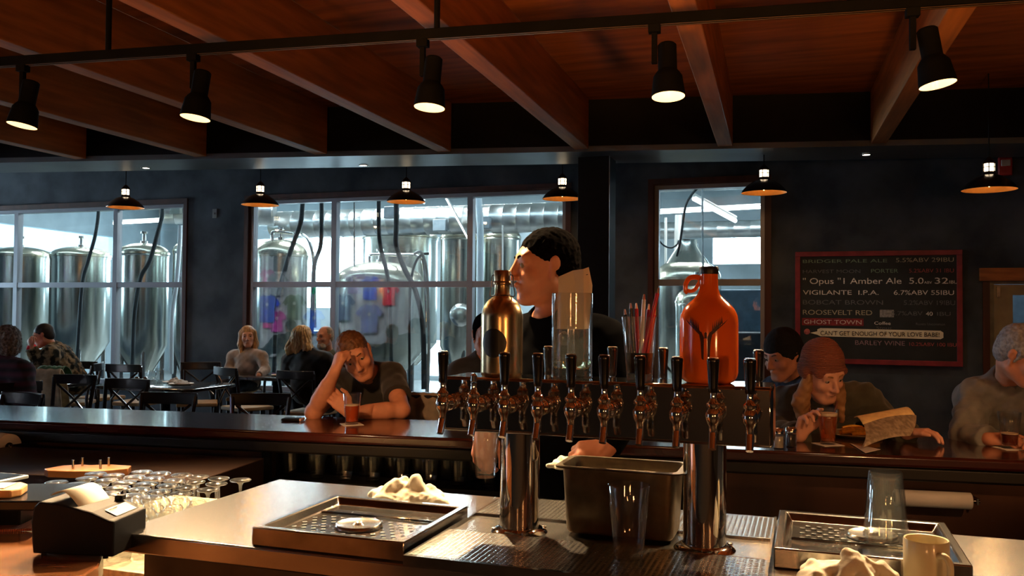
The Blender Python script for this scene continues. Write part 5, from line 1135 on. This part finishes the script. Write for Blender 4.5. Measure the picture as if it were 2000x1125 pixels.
# woman in the knit hat
def knit_hat(t, hc, R, hp, hs):
    F = Field(hc-.19, hc+.22, .004); e = lambda x, y, z, rx, ry, rz, k=.015, op='add': F.ell(hp(x, y, z), A_((rx, ry, rz))*hs, R, k, op)
    e(0, -.022, .060, .088, .104, .092); e(0, -.06, -.005, .080, .066, .07, .02); F.cap(hp(-.066, .052, .030), hp(.066, .052, .030), .016, .016, .03)
    F.ell(hp(0, -.015, .125), A_((.045, .05, .035))*hs, R, .02)
    for sx in (-1, 1): F.cap(hp(sx*.082, -.01, .01), hp(sx*.080, .01, -.045), .020, .012, .02)
    e(0, .10, -.062, .090, .085, .085, .006, 'sub'); F.wrinkle(.0012, 260, 0)
    F.mesh('knit_hat', wave_mat('rust_knit', (.20, .06, .04), (.50, .16, .10), 55, 'Z', .95, 1.2, .8), t, 1)
    inv = t.matrix_world.inverted(); bm = B()
    for sx in (-1, 1): tube(bm, [inv @ Vector(hp(sx*.080, .012, -.045)), inv @ Vector(hp(sx*.075, .045, -.12)), inv @ Vector(hp(sx*.06, .06, -.20))], .004, 8, 5)
    obj('hat_strings', bm, M('rust_string', (.25, .09, .06), .9), t)
    for sx in (-1, 1):
        F = Field(hc-.36, hc+.12, .006); F.cap(hp(sx*.070, .0, -.01), hp(sx*.10, .02, -.13), .024, .036, .02); F.cap(hp(sx*.10, .02, -.13), hp(sx*.105, .075, -.22), .036, .018, .02); F.wrinkle(.0035, 90, sx)
        F.mesh('hair_strand', M('light_brown_hair', (.34, .17, .07), .6, var=.4, scale=50, stretch=(1, 1, .2), bump=.4), t, 1)
person('woman in a rust knit hat and dark green jacket reading a newspaper at the bar', aa(1607, 728, 3.90), (.28, -.80, -.42), (.02, -.42, .9), aa(1622, 782, 4.12),
    aa(1686, 786, 4.10), aa(1742, 838, 4.00), aa(1772, 846, 3.74), aa(1540, 790, 4.15), aa(1530, 850, 4.02), aa(1562, 851, 3.72), aa(1612, 930, 4.45),
    hL=((.55, -.55, .15), (.1, .2, .95), (0, -.8, .4), dict(curl=.45)), hR=((.20, -.25, .9), (-.3, .9, .2), (.8, -.3, 0), dict(curl=.55, curls=[.35, .6, .8, .9])),
    res=.0045, hs=1.0, male=False, skin=skin_f, shirt=cot('dark_green_jacket', (.05, .047, .03)), sleeve=1.9, shirt_fat=.026, wr_amp=.006, collar=.052, hairmat=M('light_brown_hair', (.3, .15, .06), .6), base_z=.12, extra=knit_hat)
# older man at the right edge
person('grey-haired man in a grey sweatshirt at the right edge holding his glass', aa(1998, 692, 3.80), (.55, -.62, -.50), (.08, -.30, .93), aa(1972, 748, 3.98),
    aa(2062, 775, 3.92), aa(2090, 850, 3.75), aa(2050, 868, 3.55), aa(1905, 778, 4.02), aa(1884, 858, 3.86), aa(1932, 858, 3.66), aa(1985, 950, 4.28),
    hL=((-.6, -.5, .1), (0, 0, 1), (-.5, .5, 0), dict(curl=.6)), hR=((.60, -.50, .12), (-.1, -.35, .9), (.1, -.2, 1), dict(curl=1.0)),
    res=.0048, hs=1.03, shirt=cot('grey_sweatshirt', (.17, .17, .155)), sleeve=1.85, shirt_fat=.024, wr_amp=.006, hair='short', hairmat=M('grey_hair', (.30, .30, .30), .7, var=.35, scale=70, bump=.3), base_z=.12, bulk=1.08)
# person with black beanie behind the woman
def beanie(t, hc, R, hp, hs):
    F = Field(hc-.17, hc+.2, .006); F.ell(hp(0, -.02, .045), A_((.088, .106, .098))*hs, R, .02); F.ell(hp(0, -.05, .0), A_((.084, .075, .06))*hs, R, .03); F.ell(hp(0, .11, -.06), A_((.09, .09, .09)), R, .006, 'sub'); F.wrinkle(.0014, 200, 0)
    F.mesh('beanie', M('black_wool', (.008, .010, .012), .95, var=.3, scale=60, bump=.4), t, 1)
person('bearded person in a black beanie sitting behind the woman in the knit hat', aa(1528, 694, 4.72), (-.78, -.45, -.32), (-.15, -.1, .97), aa(1548, 742, 4.88),
    aa(1582, 765, 4.72), aa(1575, 840, 4.55), aa(1535, 835, 4.42), aa(1512, 762, 5.05), aa(1485, 835, 4.85), aa(1480, 838, 4.6), aa(1560, 860, 5.0),
    res=.0065, hs=1.05, shirt=M('plaid_blue_black', (.02, .03, .06), .9, var=.8, scale=22, detail=1), sleeve=1.9, hair=None, hairmat=M('beard_brown', (.12, .07, .04), .7, var=.3, scale=60), base_z=.12, extra=beanie, legs=True)
# bartender
wL7, wR7 = aa(1186, 874, 2.74), aa(948, 838, 2.78)
person('bartender in a black shirt seen in profile behind the tap tower, wiping a glass', aa(1063, 520, 2.93), (-.97, -.22, -.06), (.02, 0, 1), aa(1082, 632, 2.96),
    aa(1178, 668, 2.82), aa(1228, 806, 2.78), wL7, aa(1000, 668, 3.10), aa(955, 790, 3.02), wR7, aa(1090, 960, 2.98),
    hL=((-.9, -.1, -.12), (.0, -.75, .7), (-.3, -.5, -.3), dict(curl=.75, s=1.0)), hR=((-.1, -.25, -.95), (-.35, -.9, .1), (1, -.3, 0), dict(curl=.62)),
    res=.0042, hs=1.06, s=1.04, shirt=M('black_work_shirt', (.002, .002, .0025), 1, var=.25, bump=.15, spec=.02), sleeve=1.5, wr_amp=.003, hair='short', hairmat=M('black_hair', (.0025, .0018, .0016), 1, var=.4, scale=60, bump=.4, spec=.02), knees='stand', base_z=0, skin=M('tanned_skin', (.55, .20, .10), .5, var=.1, scale=18))
# the towel and glass he holds
q = at(1118, 905, 2.66)
o = towel('pale cloth in the bartender\'s hands', (q.x-.01, q.y+.03, q.z-.02), .3, .13, .10, .06, 5.5)
pg = at(948, 900, 2.70); pint('held_glass', 'small glass held low in the bartender\'s other hand, left of the tower column', 'glass', (pg.x, pg.y, pg.z-.05))
# person hidden behind the steel bottle
person('person in a dark hoodie mostly hidden behind the steel bottle', aa(953, 655, 4.62), (.15, -.95, -.1), (0, 0, 1), aa(955, 702, 4.72),
    aa(1010, 725, 4.70), aa(1020, 800, 4.6), aa(990, 812, 4.35), aa(898, 732, 4.72), aa(880, 805, 4.62), aa(920, 812, 4.35), aa(955, 860, 4.9),
    res=.0065, shirt=cot('dark_blue_hoodie', (.02, .025, .04)), sleeve=1.9, hair='short', hairmat=M('black_hair', (.01, .007, .006), .5), base_z=.12)
# diners
DZ = .12
person('woman with long light-brown hair and a beige sweater at the table by the wall', aa(484, 657, 10.1), (.25, -.95, -.05), (-.05, 0, 1), aa(482, 687, 10.15),
    aa(511, 697, 10.0), aa(518, 722, 9.9), aa(505, 733, 9.7), aa(455, 697, 10.15), aa(447, 722, 10.1), aa(462, 735, 9.85), aa(482, 748, 10.2),
    res=.0075, hres=.006, s=.95, male=False, skin=skin_f, shirt=cot('beige_sweater', (.30, .24, .20)), sleeve=1.9, hair='long', hairmat=M('honey_hair', (.42, .24, .10), .55, var=.4, scale=40, stretch=(1, 1, .15), bump=.4), base_z=DZ)
person('blonde woman in a black coat seen from behind at the table', aa(592, 660, 8.9), (.35, .92, 0), (.05, 0, 1), aa(600, 690, 8.85),
    aa(568, 706, 8.95), aa(560, 735, 9.05), aa(575, 745, 9.3), aa(636, 706, 8.75), aa(648, 738, 8.85), aa(640, 748, 9.1), aa(604, 762, 8.8),
    res=.0075, hres=.006, male=False, skin=skin_f, shirt=cot('black_coat', (.006, .006, .007)), sleeve=1.9, shirt_fat=.03, hair='longback', hairmat=M('blonde_hair', (.62, .42, .18), .5, var=.45, scale=30, stretch=(1, 1, .15), bump=.5), base_z=DZ, eyes=False, bulk=1.05)
def beard(t, hc, R, hp, hs):
    F = Field(hc-.2, hc+.1, .006); F.ell(hp(0, .055, -.10), A_((.055, .045, .05)), R, .02); F.wrinkle(.003, 120, 0); F.ell(hp(0, .11, -.055), A_((.03, .04, .022)), R, .006, 'sub'); F.mesh('beard', M('white_beard', (.45, .40, .33), .9, var=.2), t, 1)
person('balding bearded man partly hidden behind the blonde woman', aa(634, 657, 9.9), (-.55, -.80, -.1), (0, 0, 1), aa(640, 690, 10.0),
    aa(668, 704, 9.9), aa(672, 732, 9.8), aa(655, 740, 9.6), aa(615, 704, 10.1), aa(605, 732, 10.0), aa(610, 740, 9.75), aa(645, 756, 10.1),
    res=.008, shirt=cot('olive_shirt', (.10, .10, .06)), sleeve=1.9, hair='receding', hairmat=M('grey_blond_hair', (.38, .28, .18), .7, var=.3, scale=40), base_z=DZ, extra=beard)
def red_sleeve(t, hc, R, hp, hs):
    F = Field(aa(74, 712, 9.1)-.25, aa(74, 712, 9.1)+.3, .007); a, b = aa(78, 709, 9.15), aa(62, 680, 9.12); F.cap(a, b, .062, .05, .02); F.wrinkle(.003, 40, 0); F.mesh('red_sleeve', cot('red_cloth', (.55, .01, .02)), t, 1)
person('dark-haired man in a camouflage jacket bent over his table, red sleeve raised', aa(84, 655, 9.3), (-.93, -.25, -.32), (-.1, 0, 1), aa(104, 682, 9.35),
    aa(98, 694, 9.15), aa(80, 712, 9.12), aa(61, 680, 9.1), aa(122, 690, 9.6), aa(100, 722, 9.7), aa(70, 728, 9.6), aa(142, 745, 9.5),
    hL=((-.2, -.1, .9), (-.5, -.8, 0), (.5, -.3, 0), dict(curl=.9)), res=.0075, shirt=M('camouflage_cloth', (.018, .022, .012), .95, var=.7, scale=16, col2=(.13, .10, .06), detail=2, ramp=(.42, .58)), sleeve=1.6, shirt_fat=.035, wr_amp=.006,
    hair='short', hairmat=M('dark_brown_hair', (.015, .010, .008), .6, var=.4), base_z=DZ, extra=red_sleeve, bulk=1.1)
person('grey curly-haired person in a dark plaid shirt at the left edge', aa(10, 668, 7.3), (-.8, .55, -.1), (-.1, 0, 1), aa(2, 706, 7.3),
    aa(-55, 728, 7.4), aa(-70, 790, 7.2), aa(-60, 800, 7.0), aa(42, 728, 7.15), aa(52, 790, 7.0), aa(30, 805, 7.2), aa(0, 812, 7.2),
    res=.0075, hs=1.1, shirt=wave_mat('dark_plaid', (.012, .016, .025), (.07, .022, .045), 4.5, 'Z', .95, .8, .2), sleeve=1.9, shirt_fat=.04, bulk=1.25, hair='curly', hairmat=M('grey_curls', (.20, .20, .20), .8, var=.6, scale=60), base_z=DZ, eyes=False)
# ---------------------------------------------------------------- dining furniture
cwd = M('chair_black_wood', (.012, .012, .016), .30, var=.3, coat=.5)
seatm = M('tan_seat', (.42, .28, .14), .6, var=.12)
def make_chair(label):
    t = thing('dining_chair', label, 'chair', (0, 0, 0), 0, 'black crossback chairs')
    obj('seat', prism(B(), [(-.21, -.2), (.21, -.2), (.19, .2), (-.19, .2)], .43, .47), seatm, t, bevel=.01)
    for s in (-1, 1):
        obj('leg', cyl(B(), (s*.19, -.18, 0), (s*.185, -.17, .43), .017, .02, 10), cwd, t)
        bm = B(); tube(bm, [(s*.18, .24, 0), (s*.18, .19, .43), (s*.19, .21, .66), (s*.205, .245, .86)], .017, 8, 4); obj('rear_post', bm, cwd, t)
    def arc(z0, z1, th):
        bm = B(); n = 14; R_ = []
        for i in range(n+1):
            x = -.215+.43*i/n; y = .235+.035*(1-(2*i/n-1)**2)
            R_.append([bm.verts.new(q) for q in ((x, y, z0), (x, y+th, z0), (x, y+th, z1), (x, y, z1))])
        for a, b in zip(R_, R_[1:]):
            for k in range(4): bm.faces.new((a[k], a[(k+1) % 4], b[(k+1) % 4], b[k]))
        bm.faces.new(R_[0][::-1]); bm.faces.new(R_[-1]); return bm
    obj('top_rail', arc(.80, .885, .028), cwd, t, bevel=.006)
    for s in (-1, 1):
        bm = B(); tube(bm, [(s*-.17, .215, .50), (0, .245, .66), (s*.17, .24, .80)], .011, 6, 5); obj('cross_slat', bm, cwd, t)
    bm = B()
    for s in (-1, 1): cyl(bm, (s*.19, -.175, .22), (s*.18, .21, .22), .009, n=8)
    cyl(bm, (-.19, .0, .22), (.19, 0, .22), .009, n=8); obj('stretcher', bm, cwd, t)
    return t
ch = make_chair('black crossback chair with a bright top rail, left one of two before the table')
spots_ = [((147, 733), .15, None), ((249, 741), .1, 'black crossback chair with a bright rail, right one of two before the table'), ((241, 712), math.pi+.1, 'black chair on the far side of the table with the goblet'), ((45, 768), -.1, 'dark chair nearest the bar at the left edge'),
          ((75, 726), .25, 'chair under the draped beige jacket at the left'), ((440, 718), math.pi-.4, 'dark chair standing by the wall left of the beige sweater woman'), ((510, 770), .35, 'black chair just beyond the bar, left of the leaning man'), ((330, 768), .2, 'black low-lit chair just beyond the bar below the table edge'),
          ((392, 708), .6, 'dark chair in front of the wall below the switch plate'), ((160, 706), math.pi, 'dark chair behind the camouflage jacket')]
for (px, py), rz_, lb in spots_:
    p = G(px, py, 1.0); ro = R0+rz_; off = Matrix.Rotation(ro, 3, 'Z') @ Vector((0, .25, 0)); p = p-off
    if p.dot(VV_) > VW-.5: p = p-VV_*(p.dot(VV_)-VW+.5)
    if lb is None: ch.location = (p.x, p.y, DZ); ch.rotation_euler = (0, 0, ro+math.pi*0)
    else: dup(ch, (p.x, p.y, DZ), ro, lb)
for (px, py, Y, rr_, lb) in ((604, 762, 8.8, math.pi-.35, 'chair under the blonde woman in the black coat'), (482, 748, 10.2, .2, 'chair under the woman in the beige sweater'), (645, 756, 10.1, -.5, 'chair under the balding bearded man'),
                          (142, 745, 9.5, -math.pi/2+.2, 'chair under the man in the camouflage jacket'), (0, 812, 7.2, -2.2, 'chair under the curly-haired person at the left edge')):
    p = at(px, py, Y); dup(ch, (p.x, p.y, DZ), rr_, lb)
def cloth_drape(name, label, cat, center, rot, w, h, mat, seed=0, d=.16):
    bm = B(); nx, ny = 30, 30; vs = []
    for i in range(nx+1):
        row = []
        for j in range(ny+1):
            a = i/nx-.5; b = j/ny; x = a*w*(1+.25*abs(b-.5)*2); q = (b-.5)*2
            z = -abs(q)**1.5*h*(1+.1*math.sin(a*9+seed)); y = d*math.tanh(q*2.5)+.014*math.sin(a*22+seed+q*3)*abs(q)
            row.append(bm.verts.new((x, y, z+.004*math.sin(a*30))))
        vs.append(row)
    for i in range(nx):
        for j in range(ny): bm.faces.new((vs[i][j], vs[i+1][j], vs[i+1][j+1], vs[i][j+1]))
    o = obj(name, bm, mat, loc=center, rotz=rot); md = o.modifiers.new('s', 'SOLIDIFY'); md.thickness = .008; tag(o, label, cat); return o
p = G(75, 724, 1.02); cloth_drape('jacket', 'beige jacket draped over a chair back at the left', 'jacket', (p.x, p.y, 1.03), R0+.25, .44, .42, cot('beige_jacket_cloth', (.42, .36, .24)), 1, .055)
p = at(88, 718, 8.3); cloth_drape('green_scarf', 'green cloth lying over the chair behind the beige jacket', 'cloth', (p.x, p.y+.15, p.z), R0, .3, .15, cot('green_cloth', (.03, .12, .06)), 2, .05)
def table(name, label, c, w, d, z, rot):
    t = thing(name, label, 'table', (c.x, c.y, DZ), rot)
    bm = B(); loft(bm, [rr_ring(bm, w/2-.01, d/2-.01, z-DZ-.035, .12, 8), rr_ring(bm, w/2, d/2, z-DZ-.03, .13, 8), rr_ring(bm, w/2, d/2, z-DZ-.006, .13, 8), rr_ring(bm, w/2-.01, d/2-.01, z-DZ, .12, 8)]); obj('table_top', bm, M('table_black', (.02, .018, .02), .2, var=.3, coat=.5), t)
    obj('pedestal', cyl(B(), (0, 0, .03), (0, 0, z-DZ-.036), .04), blackmetal, t); obj('table_base', lathe(B(), [(0, 0), (.26, 0), (.26, .012), (.06, .03), (0, .03)], 24), blackmetal, t); return t
TZ = .86
tc = at(325, 748, 8.6); table('dining_table', 'dark dining table with a goblet, shakers and plates', tc, 1.15, .8, TZ, R0)
tc2 = G(540, 733, TZ); table('dining_table', 'dark table between the beige sweater woman and the blonde woman', tc2, .9, .7, TZ, R0)
tc3 = at(70, 738, 8.75); table('dining_table', 'dark table in front of the man in the camouflage jacket', tc3, 1.0, .7, TZ, R0)
wine = [(0, 0), (.035, 0), (.036, .002), (.006, .008), (.005, .045), (.012, .055), (.036, .075), (.042, .10), (.038, .13), (.033, .15), (.0315, .15), (.0365, .13), (.0405, .10), (.034, .077), (.0, .060)]
def ontab(px, py): p = G(px, py, TZ); return Vector((p.x, p.y, TZ))
def clampt(p, tc, w, d): return p
def tgob(p, label): t = thing('goblet', label, 'glass', p, 0, 'goblets on the dining tables'); obj('glass_body', lathe(B(), wine, 24), glassm, t)
T1 = lambda u, v: Vector((tc.x, tc.y, TZ))+UV_*u+VV_*v
T2 = lambda u, v: Vector((tc2.x, tc2.y, TZ))+UV_*u+VV_*v
tgob(T1(.02, -.22), 'clear stemmed goblet standing alone on the left dining table')
pint('water_glass', 'clear water glass behind the small shakers on the left table', 'glass', T1(-.17, .1))
for u, lb in ((-.27, 'left small shaker with a steel top on the left table'), (-.17, 'right small dark shaker on the left table')):
    t = thing('shaker', lb, 'shaker', T1(u, -.1), 0, 'shakers on the left table'); obj('glass_jar', lathe(B(), [(0, 0), (.022, 0), (.024, .05), (0, .05)], 12), glassm, t); obj('lid', lathe(B(), [(.024, .051), (.025, .06), (.015, .072), (0, .074)], 16), chrome, t)
for (u, v, lb, lb2) in ((.16, .02, 'dinner plate right of the goblet', 'crumpled white napkin on the plate right of the goblet'), (-.03, .16, 'dinner plate behind the goblet', 'crumpled white napkin on the plate behind the goblet')):
    t = thing('dinner_plate', lb, 'plate', T1(u, v), 0, 'plates on the left table'); obj('plate_disc', lathe(B(), [(0, 0), (.07, 0), (.12, .012), (.118, .015), (.07, .004), (0, .004)], 32), whitep, t)
    q = T1(u, v); towel(lb2, (q.x, q.y, q.z+.0045), 0, .15, .12, .06, u*9, whitep)
tgob(T2(-.27, .1), 'stemmed glass in front of the woman in the beige sweater')
pint('water_glass', 'clear water glass right of the stemmed glass on the rear table', 'glass', T2(-.17, .05))
t = thing('dinner_plate', 'pale plate on the rear table beside the blonde woman', 'plate', T2(.12, -.05)); obj('plate_disc', lathe(B(), [(0, 0), (.08, 0), (.13, .014), (.128, .017), (.08, .004), (0, .004)], 32), M('plate_tan', (.6, .45, .28), .7), t)
for u, lb in ((.13, 'left shaker on the rear table plate'), (.2, 'right shaker on the rear table plate')):
    t = thing('shaker', lb, 'shaker', T2(u, .2), 0, 'shakers on the rear table'); obj('glass_jar', lathe(B(), [(0, 0), (.022, 0), (.024, .05), (0, .05)], 12), glassm, t); obj('lid', lathe(B(), [(.024, .051), (.025, .06), (.015, .072), (0, .074)], 16), chrome, t)
# bar stools of the patrons
def make_stool(label):
    t = thing('bar_stool', label, 'stool', (0, 0, 0), 0, 'bar stools')
    obj('seat', lathe(B(), [(0, .60), (.17, .60), (.19, .62), (.19, .64), (.17, .655), (0, .65)], 28), cwd, t)
    for i in range(4):
        a = math.pi/4+i*math.pi/2; obj('leg', cyl(B(), (.2*math.cos(a), .2*math.sin(a), 0), (.13*math.cos(a), .13*math.sin(a), .60), .016, n=10), cwd, t)
    bm = B(); lathe(bm, [(.175, .2), (.185, .2), (.185, .21), (.175, .21), (.175, .2)], 24); obj('foot_ring', bm, blackmetal, t); return t
st = None
for (px, py, Y, lb) in ((735, 895, 5.12, 'bar stool under the leaning man'), (1612, 930, 4.45, 'bar stool under the woman in the knit hat'), (1985, 950, 4.28, 'bar stool under the man at the right edge'), (1560, 860, 5.0, 'bar stool under the person in the beanie'), (955, 860, 4.9, 'bar stool under the person behind the steel bottle')):
    p = at(px, py, Y)
    if st is None: st = make_stool(lb); st.location = (p.x, p.y, max(0, p.z-.60-.17)); 
    else: dup(st, (p.x, p.y, max(0, p.z-.60-.17)), 0, lb)
p = at(822, 815, 4.85); cloth_drape('jacket', 'grey-beige jacket hanging on a chair back beside the leaning man', 'jacket', (p.x, p.y, 1.155), R0, .28, .45, cot('taupe_jacket_cloth', (.24, .20, .16)), 4, .06)
t = thing('high_chair', 'tall chair behind the bar under the grey-beige jacket', 'chair', (p.x, p.y-.0, .0), R0)
obj('backrest', box(B(), -.16, .16, -.02, .02, .85, 1.145), cwd, t, bevel=.01); obj('seat', box(B(), -.18, .18, -.40, -.02, .62, .66), cwd, t, bevel=.01)
for sx in (-.16, .16):
    for sy in (-.37, 0): obj('leg', box(B(), sx-.016, sx+.016, sy-.016, sy+.016, 0, .62 if sy else .85), cwd, t)
